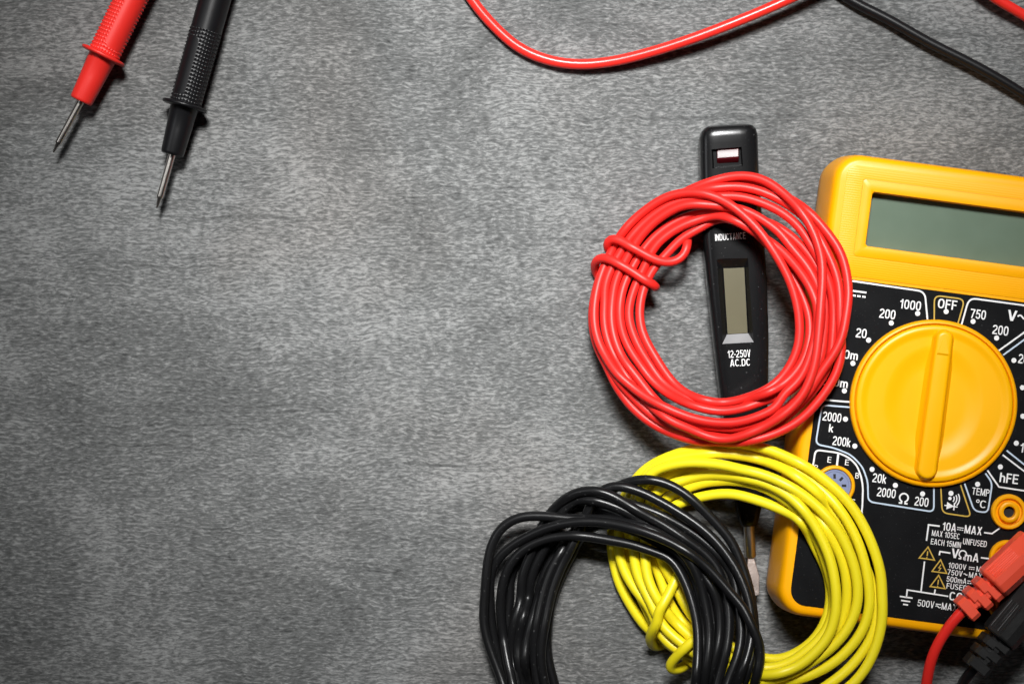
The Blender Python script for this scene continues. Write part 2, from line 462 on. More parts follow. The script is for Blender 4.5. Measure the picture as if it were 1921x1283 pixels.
# heavy condensed sans serif letters as strokes: (width, [(points, closed)])
TK = 0.145
def earc(cx, cy, rx, ry, a0, a1, n=12, ex=2.3):
    out = []
    for k in range(n + 1):
        a = math.radians(a0 + (a1 - a0) * k / n); c_, s_ = math.cos(a), math.sin(a)
        out.append((cx + rx * math.copysign(abs(c_) ** (2 / ex), c_), cy + ry * math.copysign(abs(s_) ** (2 / ex), s_)))
    return out
def make_glyphs():
    g = {}; t = TK; l = t / 2; w = 0.56; r = w - l; T = 1 - l; mx = w / 2; hx = w / 2 - l; hy = 0.5 - l
    g['0'] = (w, [(earc(mx, .5, hx, hy, 0, 345, 23, 2.7), True)])
    g['O'] = (w + .04, [(earc(mx + .02, .5, hx + .02, hy, 0, 345, 23, 2.5), True)])
    g['1'] = (0.40, [([(0.28, 0), (0.28, 1)], False), ([(0.02, .72), (.20, .79), (.26, .93)], False)])
    g['2'] = (w, [(earc(mx, .70, hx, .30 - l, 172, -25, 12) + [(l + .03, .20), (l + .02, l)], False), ([(0, l), (w, l)], False)])
    g['5'] = (w, [([(w - .03, T), (.11 + l * .6, T), (.07 + l * .6, .53)] + earc(mx, .33, hx, .33 - l, 128, -165, 14), False)])
    g['7'] = (w, [([(0, T), (r, T)], False), ([(r + .02, T + l * .7), (.33, .45), (.22, 0)], False)])
    g['C'] = (w + .02, [(earc(mx + .01, .5, hx + .01, hy, 38, 322, 20, 2.5), False)])
    g['D'] = (w + .02, [([(l, l), (l, T), (.28, T)] + earc(.28, .5, w + .02 - l - .28, hy, 88, -88, 12, 2.4) + [(.28, l)], True)])
    g['E'] = (0.50, [([(l, 0), (l, 1)], False), ([(l, T), (.5, T)], False), ([(l, .52), (.46, .52)], False), ([(l, l), (.5, l)], False)])
    g['F'] = (0.48, [([(l, 0), (l, 1)], False), ([(l, T), (.48, T)], False), ([(l, .50), (.43, .50)], False)])
    g['H'] = (w, [([(l, 0), (l, 1)], False), ([(r, 0), (r, 1)], False), ([(l, .52), (r, .52)], False)])
    g['I'] = (t, [([(l, 0), (l, 1)], False)])
    g['M'] = (.70, [([(l, 0), (l, 1)], False), ([(.70 - l, 0), (.70 - l, 1)], False), ([(l + .01, .97), (.34, .05)], False), ([(.70 - l - .01, .97), (.36, .05)], False)])
    g['N'] = (w, [([(l, 0), (l, 1)], False), ([(r, 0), (r, 1)], False), ([(l, .97), (r, .03)], False)])
    g['P'] = (w - .02, [([(l, 0), (l, 1)], False), ([(l, T), (.26, T)] + earc(.26, .71, w - .02 - l - .26, .29 - l, 88, -88, 10) + [(l, .42 + l)], False)])
    g['S'] = (w, [(earc(mx, .735, hx, .265 - l, 30, 262, 12) + earc(mx, .275, hx, .275 - l, 85, -150, 12), False)])
    g['T'] = (.54, [([(.27, 0), (.27, 1)], False), ([(0, T), (.54, T)], False)])
    g['U'] = (w, [([(l, 1)] + earc(mx, .30, hx, .30 - l, 180, 360, 12) + [(r, 1)], False)])
    g['V'] = (.62, [([(.09, 1), (.30, 0)], False), ([(.53, 1), (.32, 0)], False)])
    g['A'] = (.64, [([(.08, 0), (.31, 1)], False), ([(.56, 0), (.33, 1)], False), ([(.16, .27), (.48, .27)], False)])
    g['X'] = (.60, [([(.10, 0), (.50, 1)], False), ([(.50, 0), (.10, 1)], False)])
    g['B'] = (w, [([(l, l), (l, T), (.26, T)] + earc(.26, .74, w - l - .30, .26 - l, 88, -88, 8) + [(l, .52)], False), ([(.2, .52)] + earc(.26, .28, w - l - .26, .28 - l, 88, -88, 8) + [(l, l)], False)])
    g['h'] = (.50, [([(l, 0), (l, 1)], False), ([(l, .45)] + earc(.25, .45, .25 - l, .25 - l + .02, 160, 0, 8) + [(.5 - l, 0)], False)])
    g['k'] = (.50, [([(l, 0), (l, 1)], False), ([(l, .28), (.42, .70)], False), ([(.20, .42), (.44, 0)], False)])
    g['m'] = (.78, [([(l, 0), (l, .72)], False), ([(l, .45)] + earc(.235, .45, .155, .20, 160, 0, 8) + [(.39, 0)], False), ([(.39, .45)] + earc(.545, .45, .155, .20, 160, 0, 8) + [(.78 - l, 0)], False)])
    g['-'] = (.30, [([(0, .42), (.30, .42)], False)])
    g['.'] = (.18, [([(.0, l), (.18, l)], False)])
    g[' '] = (.20, [])
    return g
GLY = make_glyphs()
_ink = [0]
def put_text(mb, body, px, py, h, w=None, z=None, rot=-TH):
    """centre the word on the photograph's spot; h, w in photograph pixels"""
    z = ZI if z is None else z
    x = 0.0; items = []
    for ch in body:
        gw, st = GLY[ch]
        items.append((x, st)); x += gw + 0.09
    tot = x - 0.09
    k = (CAM_H - z) / FPX
    if w is None: w = tot * h
    sx = w * k / tot; sy = h * k
    cxw, cyw, _ = U(px, py, z); cr, sr = math.cos(rot), math.sin(rot)
    for x0, strokes in items:
        for q, (pts, closed) in enumerate(strokes):
            vs, fs = ribbon([Vector((a + x0, b)) for a, b in pts], (TK if h > 14.5 else 0.122) / 2, closed)
            out = []
            for v in vs:
                a = (v.x - tot / 2) * sx; b = (v.y - 0.5) * sy
                out.append((cxw + a * cr - b * sr, cyw + a * sr + b * cr, z + 0.004 * q))
            mb.add(out, fs, False)
def fillet(pts, r, n=5):
    if r <= 0: return pts
    out = [pts[0]]
    for i in range(1, len(pts) - 1):
        a, b, c_ = (Vector(p) for p in (pts[i - 1], pts[i], pts[i + 1]))
        ra = min(r, (a - b).length * 0.5, (c_ - b).length * 0.5)
        p = b + (a - b).normalized() * ra; q = b + (c_ - b).normalized() * ra
        for k in range(n + 1):
            t = k / n; out.append(tuple(p * (1 - t) ** 2 + b * 2 * t * (1 - t) + q * t * t))
    return out + [pts[-1]]
def stroke(mb, pts, wpx, r=0, z=ZI, closed=False):
    pts = fillet([tuple(p) for p in pts], r)
    Pw = [Vector(U(x, y, z)[:2]) for x, y in pts]
    vs, fs = ribbon(Pw, wpx * 0.5 * (CAM_H - z) / FPX, closed)
    mb.add([(v.x, v.y, z) for v in vs], fs, False)
def disc(mb, px, py, rpx, z=ZI, n=20):
    x, y, _ = U(px, py, z); r = rpx * (CAM_H - z) / FPX
    mb.add([(x + r * math.cos(2 * math.pi * k / n), y + r * math.sin(2 * math.pi * k / n), z) for k in range(n)], [tuple(range(n))], False)
def poly(mb, pts, z=ZI):
    mb.add([U(x, y, z) for x, y in pts], [tuple(range(len(pts)))], False)
def local(px, py, pts, s=1.0):
    """small drawings given along the meter's own axes, in pixels"""
    cr, sr = math.cos(TH), math.sin(TH)
    return [(px + s * (a * cr - b * sr), py + s * (a * sr + b * cr)) for a, b in pts]
def dc_sign(mb, px, py, w, z=ZI):
    stroke(mb, local(px, py, [(-w / 2, -w * 0.14), (w / 2, -w * 0.14)]), w * 0.13, z=z)
    for k in (-1, 0, 1):
        stroke(mb, local(px, py, [(k * w * 0.36 - w * 0.13, w * 0.18), (k * w * 0.36 + w * 0.13, w * 0.18)]), w * 0.14, z=z)
def tilde(mb, px, py, w, t, z=ZI):
    stroke(mb, local(px, py, [(-w / 2 + w * k / 12.0, -math.sin(2 * math.pi * k / 12.0) * w * 0.16) for k in range(13)]), t, z=z)
def ohm(mb, px, py, h, z=ZI):
    r = h * 0.40; pts = [(-h * 0.42, h * 0.44), (-h * 0.17, h * 0.44), (-h * 0.17, h * 0.34)]
    for k in range(17):
        a = math.radians(115 + 310.0 * k / 16)
        pts.append((r * math.cos(a), -h * 0.09 + r * 0.98 * math.sin(a)))
    pts += [(h * 0.17, h * 0.34), (h * 0.17, h * 0.44), (h * 0.42, h * 0.44)]
    stroke(mb, local(px, py, pts), h * 0.15, z=z)

let = MB()
for body, x, y, h, w in (
    ('1000', 1708, 572, 17.5, 40), ('200', 1665, 589, 17.5, 30), ('20', 1616, 625, 17.5, 20), ('2000m', 1579, 663.5, 16.5, 62), ('200m', 1565.5, 716.5, 16.5, 51),
    ('2000', 1561, 782, 17, 35), ('k', 1559.5, 803, 15, 8.5), ('200k', 1579, 828, 17, 34), ('20k', 1650, 897, 17, 26),
    ('2000', 1663, 924, 17, 35), ('200', 1729, 940.7, 17, 26), ('OFF', 1777.5, 571, 18, 36), ('750', 1835, 589.5, 17.5, 29.5), ('200', 1877, 619.5, 17.5, 30),
    ('V', 1899, 592, 20, 19), ('200', 1925, 674, 17.5, 29), ('10A', 1929, 841, 17.5, 30), ('hFE', 1893, 897, 18, 35), ('TEMP', 1840, 922.5, 13.5, 33),
    ('C', 1844.5, 945.5, 14.5, 12.5), ('10A', 1781, 988, 15.5, 26), ('MAX', 1826, 994, 15.5, 33), ('MAX 10SEC', 1774.5, 1002.5, 11, 53), ('EACH 15MIN', 1774.5, 1018.5, 11, 57),
    ('UNFUSED', 1829, 1017.5, 11.5, 45), ('V', 1792, 1037.5, 17.5, 15), ('mA', 1823, 1044.5, 16.5, 27), ('1000V', 1796, 1061.5, 10.5, 34), ('MAX', 1844, 1068, 10.5, 25),
    ('750V', 1791.5, 1074, 10.5, 29), ('MAX', 1830, 1079, 10.5, 25), ('500mA', 1794.5, 1087.5, 10.5, 38), ('FUSED', 1795, 1100.5, 10.5, 39), ('COM', 1801, 1119.5, 16, 40),
    ('500V', 1737, 1132, 13, 32), ('MAX', 1781, 1138, 13, 29)):
    put_text(let, body, x, y, h, w)
for body, x, y in (('E', 1556, 862), ('E', 1589, 867), ('B', 1608, 892), ('C', 1601, 941), ('B', 1531, 877), ('C', 1528, 930)):
    put_text(let, body, x, y, 11, 7.5)
stroke(let, local(1834.5, 939.5, [(2.6 * math.cos(2 * math.pi * k / 10), 2.6 * math.sin(2 * math.pi * k / 10)) for k in range(10)]), 1.5, closed=True)
ohm(let, 1695.5, 935, 20); ohm(let, 1806, 1040.5, 17)
dc_sign(let, 1612, 551, 26); dc_sign(let, 1801.5, 991.2, 12); dc_sign(let, 1823, 1065.2, 11); dc_sign(let, 1821, 1091.5, 13)
tilde(let, 1918, 595, 18, 3); tilde(let, 1811.3, 1076.8, 7, 1.7)
stroke(let, local(1760.5, 1133, [(-5, 0), (5, 0)]), 1.8); tilde(let, 1760, 1137.5, 10, 1.8)
put_text(let, 'V', 1583, 545, 20, 19)
let.build('white_lettering', M['ink_white'], panel, 0)

dots = MB()
for x, y in ((1721.5, 588), (1672, 606), (1629.5, 638), (1600, 681.5), (1584, 733), (1586, 786), (1603.6, 836.5), (1636, 880), (1679.6, 910), (1730.7, 926),
             (1784, 925), (1834, 908), (1876.6, 875.5), (1906.6, 831), (1919, 780.6), (1918, 727), (1902, 676), (1869.6, 634), (1825.5, 603), (1775, 584.6)):
    disc(dots, x, y, 4.8)
dots.build('position_dots', M['ink_white'], panel, 0)

def outline(name, ink, *lines):
    w_ = MB()
    for pts, wpx, r in lines: stroke(w_, pts, wpx, r)
    w_.build(name, M[ink], panel, 0)
outline('range_outline', 'ink_white', ([(1560, 521.5), (1735, 547), (1739.8, 599)], 3.2, 14))
outline('range_outline', 'ink_white', ([(1528, 748.5), (1596, 754)], 3.2, 0))
outline('range_outline', 'ink_white', ([(1803.7, 609.5), (1818, 559), (1960, 578)], 3.2, 14))
outline('range_outline', 'ink_white', ([(1874, 657.5), (1960, 596)], 3.2, 0))
outline('socket_outline', 'ink_white', ([(1520, 905), (1530, 843.5), (1572.5, 849), (1592.5, 858), (1607.5, 872.5), (1616, 895), (1619, 916), (1617.8, 947), (1614, 990)], 3.3, 9), ([(1572.6, 850.8), (1570, 874)], 4.0, 0))
outline('range_outline', 'ink_white', ([(1852.5, 882), (1874, 913), (1960, 926)], 3.0, 0))
outline('range_outline', 'ink_white', ([(1881, 853), (1960, 913)], 3.0, 0))
outline('leader_line', 'ink_white', ([(1738, 1014), (1742, 984), (1763, 986.5)], 3.0, 0))
outline('leader_line', 'ink_white', ([(1846, 998.5), (1861, 1000.5), (1880, 987)], 2.8, 0))
outline('leader_line', 'ink_white', ([(1762, 1041), (1763.4, 1034), (1783, 1037)], 2.8, 0))
outline('leader_line', 'ink_white', ([(1840, 1045.5), (1860, 1048)], 2.8, 0))
outline('earth_symbol', 'ink_white', ([(1700.4, 1120), (1702, 1106), (1779, 1118)], 2.8, 0), ([(1734.4, 1052.6), (1727.8, 1108.6)], 2.8, 0), ([(1754.5, 1105), (1753, 1112.6)], 2.8, 0),
        ([(1688, 1118), (1712, 1121.4)], 2.8, 0), ([(1690.5, 1125.6), (1707.5, 1128)], 2.8, 0), ([(1694, 1132.8), (1703.5, 1134.2)], 2.8, 0))
wl = MB(); disc(wl, 1782, 934.6, 3.2)
for r in (8, 13, 18):
    stroke(wl, local(1782, 935, [(r * math.cos(a * 0.13), r * math.sin(a * 0.13)) for a in range(-5, 6)]), 2.2)
wl.build('buzzer_symbol', M['ink_white'], panel, 0)
wl = MB()
stroke(wl, local(1784, 949, [(-12.5, 0), (12.5, 0)]), 2.2); poly(wl, list(reversed(local(1784, 949, [(-8, -7), (6, 0), (-8, 7)]))), ZI + 0.004); stroke(wl, local(1784, 949, [(6, -7), (6, 7)]), 2.6, z=ZI + 0.008)
wl.build('diode_symbol', M['ink_white'], panel, 0)
outline('range_outline', 'ink_blue', ([(1600, 764.2), (1542, 759.5), (1530, 833), (1564, 839.7), (1596, 852.5), (1618, 875), (1628, 903), (1628.5, 940.5), (1752, 960), (1752, 912)], 3.0, 11))
outline('range_outline', 'ink_blue', ([(1882, 666), (1960, 609)], 3.0, 0))
outline('range_outline', 'ink_blue', ([(1888.4, 844.7), (1960, 902)], 3.0, 0))
outline('range_outline', 'ink_blue', ([(1809.7, 907), (1827.5, 958), (1853, 961.5), (1861.6, 905.5), (1848.6, 887.6)], 3.0, 10))
outline('range_outline', 'ink_gold', ([(1752.6, 602), (1752.8, 554), (1810, 561.5), (1797, 607)], 2.6, 13))
outline('range_outline', 'ink_gold', ([(1765, 914), (1767.5, 961.5), (1822, 969.5), (1802, 909)], 2.6, 11))
for (a, b, c_), kind in ((((1741, 1025.5), (1724.5, 1046), (1753, 1050)), '!'), (((1764.6, 1049.5), (1748.5, 1071), (1776, 1075)), 'b'), (((1761, 1078.5), (1745, 1099.5), (1773, 1103.5)), '!')):
    t = MB(); stroke(t, [a, b, c_], 2.3, closed=True)
    gx = (a[0] + b[0] + c_[0]) / 3; gy = (a[1] + b[1] + c_[1]) / 3
    if kind == '!':
        stroke(t, local(gx, gy, [(0, -7), (0, 2)]), 2.2); disc(t, *local(gx, gy, [(0, 5.2)])[0], 1.3, n=10)
    else:
        stroke(t, local(gx, gy, [(1.5, -7), (-2, -0.5), (2, 0), (-1.5, 6)]), 1.7)
    t.build('warning_triangle', M['ink_gold'], panel, 0)

# ---- rotary dial
def sst(e0, e1, x):
    t = min(1, max(0, (x - e0) / (e1 - e0))); return t * t * (3 - 2 * t)
ringm = MB(); ringm.lathe(W(0, 0, 0), (0, 0, 1), [(21.9, 21.75), (22.9, 21.75), (23.5, 21.5), (23.75, 21.1), (23.75, 20.75), (23.5, 20.55), (22.6, 20.5), (22.6, 19.5)], 96, cap=False)
dial = ringm.build('dial_ring', M['case'], meter, 40)
kn = MB(); NR, NA = 90, 160; vs = []; fs = []
RK = 20.35
def knob_h(u, v):
    r = math.hypot(u, v); au = abs(u)
    h = 24.25 + 0.25 * sst(RK, RK - 1.3, r) - 0.45 * sst(RK - 1.0, RK - 3.2, r)      # raised lip
    s = 1 - (au / (13.2 if u < 0 else 12.6)) ** 2 - (v / 15.2) ** 2                    # finger scoops
    h -= 0.75 * sst(-0.02, 0.65, s)
    if r > RK - 0.45: h -= (r - (RK - 0.45)) ** 2 * 2.2
    return h
for i in range(NR + 1):
    r = RK * (i / NR) ** 0.92 if i else 0.0
    for k in range(NA):
        a = 2 * math.pi * k / NA; u, v = r * math.cos(a), r * math.sin(a)
        vs.append(W(u, v, knob_h(u, v)))
for i in range(NR):
    for k in range(NA):
        a = i * NA + k; b = i * NA + (k + 1) % NA
        fs.append((a, b, b + NA, a + NA))
kn.add(vs, fs, True)
kn.loft([[vs[NR * NA + k] for k in range(NA)], [(vs[NR * NA + k][0], vs[NR * NA + k][1], 22.4) for k in range(NA)]], cap=False)
knob = kn.build('dial_knob', M['knob'], dial, 60)
# the finger bar: a long rounded bar flaring at its foot
rb = MB(); rings = []
for d, z in ((1.7, 22.9), (1.25, 23.5), (0.75, 24.1), (0.42, 24.8), (0.22, 25.5), (0.08, 26.1), (-0.12, 26.45), (-0.45, 26.66), (-0.9, 26.72)):
    ring = []
    for cv, hw, a0 in ((-16.9, 2.05, 180), (17.2, 2.35, 0)):
        for k in range(15):
            a = math.radians(a0 + 180.0 * k / 14)
            ring.append(W((hw + d) * math.cos(a), cv + (hw + d) * math.sin(a) * 0.95, z - (0.25 if cv > 0 else 0.0) * sst(23, 26, z)))
    rings.append(ring)
rb.loft(rings, capsmooth=True); bar = rb.build('finger_bar', M['knob'], dial, 50)
am = MB(); tri = [(-0.05, -18.5), (-1.7, -12.2), (1.65, -12.2)]
am.loft([[W(u, v, 26.45) for u, v in tri], [W(-0.04, -18.1, 26.66), W(-1.42, -13.1, 26.98), W(1.37, -13.1, 26.98)]], smooth=False)
am.build('pointer_arrow', M['knob'], dial, 20)

# ---- transistor socket
su, sv = uv(1566, 911, 23.0)
sr = MB(); sr.lathe(W(su, sv, 0), (0, 0, 1), [(22.0, 5.3), (22.9, 5.3), (23.3, 5.05), (23.4, 4.75), (23.3, 4.45), (22.9, 4.3), (22.0, 4.3)], 56, cap=False)
sring = sr.build('transistor_socket', M['case'], meter, 45)
sd = MB(); sd.lathe(W(su, sv, 0), (0, 0, 1), [(22.0, 4.25), (22.7, 4.25), (22.85, 4.1), (22.85, 3.75), (22.7, 3.6)], 56, smooth=False)
sd.build('socket_disc', M['socket'], sring)
sh = MB()
for k in range(8):
    a = math.radians(8 + 47.0 * k if k < 4 else 8 + 47 * (k - 8)) if False else math.radians(8 + 45.0 * k)
    cu, cv = su + 2.45 * math.cos(a), sv - 2.45 * math.sin(a)
    e1 = (math.cos(a), -math.sin(a)); e2 = (math.sin(a), math.cos(a))
    q = [(cu + e1[0] * x * 0.58 + e2[0] * y * 0.33, cv + e1[1] * x * 0.58 + e2[1] * y * 0.33) for x, y in ((-1, -1), (1, -1), (1, 1), (-1, 1))]
    sh.loft([[W(*p, 22.4) for p in q], [W(*p, 22.74) for p in q]], smooth=False)
sh.build('pin_slots', M['hole'], sring)

# ---- jacks
for px, py in ((1893, 960), (1889.5, 1046), (1886, 1132)):
    ju, jv = uv(px, py, 23.0); j = MB()
    j.lathe(W(ju, jv, 0), (0, 0, 1), [(22.0, 4.6), (23.0, 4.6), (23.35, 4.35), (23.4, 4.0), (23.3, 3.55), (23.0, 3.4), (22.3, 3.35), (22.2, 2.8), (23.5, 2.7), (23.7, 2.45), (23.7, 1.75), (23.5, 1.5), (22.12, 1.45)], 56, cap=False)
    jo = j.build('jack', M['case'], meter, 40)
    h = MB(); h.lathe(W(ju, jv, 0), (0, 0, 1), [(22.1, 1.46), (22.16, 1.46)], 32, smooth=False); h.build('jack_hole', M['hole'], jo)

# ------------------------------------------------------------------ voltage tester
tester = root('voltage_tester', U(1372, 560, 0), 'slim black voltage tester with screwdriver tip lying under the red and yellow wire coils', 'voltage tester')
# stations: y in the photograph, left and right edge, bottom and top height
ST = [(235.5, 1335, 1397, 4.2, 6.2), (236.5, 1327, 1405, 2.4, 8.0), (240, 1320, 1411.5, 1.0, 9.3), (247, 1314.5, 1417, 0.4, 9.9), (258, 1311.5, 1420, 0.2, 10.0), (330, 1312.5, 1422, 0.2, 10.0),
      (450, 1317.5, 1432, 0.2, 10.0), (520, 1324, 1437, 0.2, 10.0), (640, 1337, 1441, 0.2, 10.0), (748, 1350, 1439.5, 0.3, 9.8), (850, 1364, 1435.5, 0.5, 9.2), (930, 1377, 1429, 0.8, 8.2),
      (955, 1381, 1427, 1.0, 7.8), (972, 1385.5, 1423, 1.5, 7.2), (984, 1390, 1419.5, 2.2, 6.6), (986, 1392, 1418, 2.5, 6.3)]
tb_ = MB(); rings = []
def section(y, l, r, z0, z1, n=36, ex=4.5, tilt=0.055):
    zc = (z0 + z1) / 2; hz = (z1 - z0) / 2; cx = (l + r) / 2; hw = (r - l) / 2; out = []
    for k in range(n):
        a = 2 * math.pi * (k + 0.5) / n; ca, sa = math.cos(a), math.sin(a)
        sx = math.copysign(abs(ca) ** (2 / ex), ca); sz = math.copysign(abs(sa) ** (2 / ex), sa)
        px = cx + hw * sx; py = y - (px - cx) * tilt
        X, Y, _ = U(px, py, zc)
        out.append((X, Y, zc + hz * sz))
    return out
from_st = []
for i in range(len(ST) - 1):
    a, b = ST[i], ST[i + 1]; n = max(1, int((b[0] - a[0]) / 12))
    for k in range(n): from_st.append(tuple(p + (q - p) * k / n for p, q in zip(a, b)))
from_st.append(ST[-1])
arr = np.array(from_st); arr[8:-6] = smooth_path(arr, 6, False)[8:-6]
tb_.loft([section(*row) for row in arr])
def frustum(top, bot, zt, zb):
    m_ = MB(); m_.loft([[U(x, y, zb) for x, y in bot], [U(x, y, zt) for x, y in top]], smooth=False); return m_
def grow(q, z, dz):   # carry a frustum wall on above the surface
    return q
lcd_top = [(1343.5, 485.5), (1403.5, 484.5), (1414, 642), (1354.5, 645.5)]
lcd_bot = [(1356.5, 503), (1396.5, 501.5), (1403, 625), (1364.5, 627.5)]
def extrap(t, b, f): return [(tx + (tx - bx) * f, ty + (ty - by) * f) for (tx, ty), (bx, by) in zip(t, b)]
cut1 = frustum(list(reversed(extrap(lcd_top, lcd_bot, 0.5))), list(reversed(lcd_bot)), 11.0, 8.0)
led_top = [(1334, 280.5), (1391.5, 276), (1394, 311.5), (1336, 317)]
led_bot = [(1338, 283.5), (1388.5, 279.5), (1390.5, 308.5), (1339.5, 313.5)]
cut2 = frustum(list(reversed(extrap(led_top, led_bot, 0.6))), list(reversed(led_bot)), 10.9, 8.6)
body_me = boolean_cut(tb_.mesh('body'), [cut1, cut2])
body = link('body', body_me, M['tester'], tester, 30)
body.data.polygons.foreach_set('use_smooth', [True] * len(body.data.polygons)); body.data.set_sharp_from_angle(angle=math.radians(28))
def quadslab(name, pts, z0, z1, m_, parent):
    q = MB(); q.loft([[U(x, y, z0) for x, y in reversed(pts)], [U(x, y, z1) for x, y in reversed(pts)]], smooth=False)
    return q.build(name, m_, parent)
quadslab('display', [(1357.2, 503.8), (1396, 502.2), (1402.3, 624.4), (1365, 626.8)], 7.9, 8.35, M['tester_lcd'], tester)
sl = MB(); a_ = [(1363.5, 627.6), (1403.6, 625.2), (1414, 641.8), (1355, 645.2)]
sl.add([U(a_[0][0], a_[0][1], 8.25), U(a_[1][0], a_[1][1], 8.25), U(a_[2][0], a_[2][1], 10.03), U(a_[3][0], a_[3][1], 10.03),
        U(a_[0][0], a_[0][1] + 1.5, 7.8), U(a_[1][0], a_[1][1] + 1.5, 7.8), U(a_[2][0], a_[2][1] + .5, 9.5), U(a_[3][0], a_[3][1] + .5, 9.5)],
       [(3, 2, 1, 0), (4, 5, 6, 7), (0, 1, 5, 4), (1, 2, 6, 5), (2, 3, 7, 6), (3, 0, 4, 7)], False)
sl.build('lit_slope', M['slope_sheen'], tester)  # thin skin over the recess's lower slope, its lit look painted in grey
ln = MB(); sec = []
for f in (0.0, 0.03, 0.97, 1.0):        # wedge-shaped lens: a broad glossy facet facing up the table
    k = 0.9 if f in (0.0, 1.0) else 1.0; x0 = 1345 + 41 * f; y0 = 294.5 - 3.2 * f
    sec.append([U(x0, y0 + dy * k, 8.5 + (zz - 8.5) * k + 0.45 * (f - 0.5)) for dy, zz in ((-13, 8.4), (-12.6, 9.2), (-11.5, 9.38), (2.0, 9.82), (4.0, 9.84), (6.0, 9.74), (10, 9.2), (12.5, 8.8), (13, 8.4))])
ln.loft(sec); ln.build('indicator_lamp', M['lens'], tester, 25)
tx = MB(); put_text(tx, 'INDUCTANCE', 1370, 444, 12.5, 57, 10.06, math.radians(4.0)); tx.build('small_lettering', M['ink_white'], body, 0)
tx = MB(); put_text(tx, '12-250V', 1386.5, 663.5, 14, 43, 10.06, math.radians(2.5)); put_text(tx, 'AC.DC', 1388.5, 680, 13.5, 38, 10.06, math.radians(2.5))
tx.build('rating_lettering', M['ink_white'], body, 0)
shf = MB(); p0 = Vector(U(1405, 985, 4.6)); p1 = Vector(U(1408.5, 1043, 4.6)); ax = p1 - p0
shf.lathe(p0 - ax * 0.05, ax, [(0, 1.5), (ax.length * 1.05, 1.45), (ax.length * 1.05 + 0.3, 1.2)], 28)
shaft = shf.build('shaft', M['steel'], tester, 40)
bd = MB(); bp_ = [U(x, y, 0)[:2] for x, y in [(1403.5, 1040), (1413, 1040), (1424.5, 1080), (1424.5, 1115), (1415.5, 1118), (1402, 1062)]]
s_ = (CAM_H - 5.0) / CAM_H
bp_ = [(x * s_, y * s_) for x, y in reversed(bp_)]
bd.prism(bp_, 4.2, 5.0, 0.15); bd.build('blade', M['blade'], shaft)

# ------------------------------------------------------------------ coils of wire
def seg(origin, pts, lay):
    if not isinstance(lay, (tuple, list)): lay = (lay, lay)
    n = len(pts); ox, oy = origin; out = []
    for i, (x, y) in enumerate(pts):
        t = i / (n - 1.0) if n > 1 else 0
        out.append((ox + x / 8.0, oy + y / 8.0, lay[0] + (lay[1] - lay[0]) * t))
    return out
def P_(pts, lay): return seg((0, 0), [(x * 8, y * 8) for x, y in pts], lay)

RA, RB, RC, RD, RE, RF, RG, RH = (1100, 310), (1340, 310), (1400, 460), (1400, 610), (1340, 700), (1150, 690), (1090, 550), (1090, 420)
s1 = (seg(RA, [(500, 1060), (600, 930), (800, 740), (1000, 590), (1200, 470), (1500, 405), (1700, 405), (1900, 460)], (1.6, 2.6)) + seg(RB, [(150, 530), (300, 630), (500, 800), (700, 1010), (860, 1240)], 3)
      + seg(RC, [(500, 230), (610, 430), (690, 620), (750, 820), (790, 1020), (805, 1250)], (2.6, 1.2)) + seg(RD, [(790, 300), (690, 560), (530, 800), (300, 980), (0, 1090)], 1) + seg(RE, [(300, 430), (0, 450)], 1.2)
      + seg(RF, [(1300, 470), (1050, 370), (900, 230), (770, 60)], 1.2) + seg(RG, [(1100, 930), (960, 700), (890, 500), (870, 300), (890, 100)], 1) + seg(RH, [(930, 1000), (960, 900), (1040, 740), (1130, 600)], 1))
s6 = (seg(RH, [(1300, 450)], .6) + seg(RA, [(1400, 1110), (1600, 1000), (1800, 900)], .5) + seg(RB, [(0, 790), (200, 785), (400, 865), (600, 1000), (800, 1160)], 0) + seg(RC, [(400, 90), (560, 260), (680, 440), (790, 640), (850, 780), (910, 930), (960, 1130)], (.3, 1))
      + seg(RD, [(965, 100), (930, 320), (840, 570), (680, 790), (490, 940), (200, 1060), (0, 1130)], 1) + seg(RE, [(300, 490), (0, 505)], .8) + seg(RF, [(1500, 570), (1200, 495), (900, 340), (700, 190), (520, 20)], 1.2)
      + seg(RG, [(1060, 1100), (900, 880), (790, 640), (720, 450), (700, 300), (740, 100)], 1) + seg(RH, [(830, 880), (930, 700), (1010, 520), (1080, 350)], 1))
s5 = (seg(RA, [(1150, 1090), (1350, 950), (1600, 840), (1800, 790)], 1) + seg(RB, [(0, 730), (200, 785), (400, 870), (600, 1000), (800, 1130)], .8) + seg(RC, [(480, 30), (650, 210), (800, 380), (900, 530), (1000, 700)], 2)
      + seg(RC, [(1050, 830), (1080, 1000), (1075, 1200)], 1.2) + seg(RD, [(1000, 300), (930, 550), (830, 780), (700, 940), (500, 1050)], 1.2) + seg(RE, [(1000, 470), (800, 590), (600, 670), (300, 750), (0, 775)], 1.6)
      + seg(RF, [(1700, 830), (1450, 815), (1200, 760), (950, 670), (700, 555), (500, 450), (300, 300), (100, 130), (0, 40)], 2.2) + seg(RG, [(440, 1060), (330, 890), (240, 690), (195, 450), (190, 250), (220, 50)], (1.8, 1))
      + seg(RH, [(210, 1150), (260, 880), (330, 680), (450, 430)], 1))
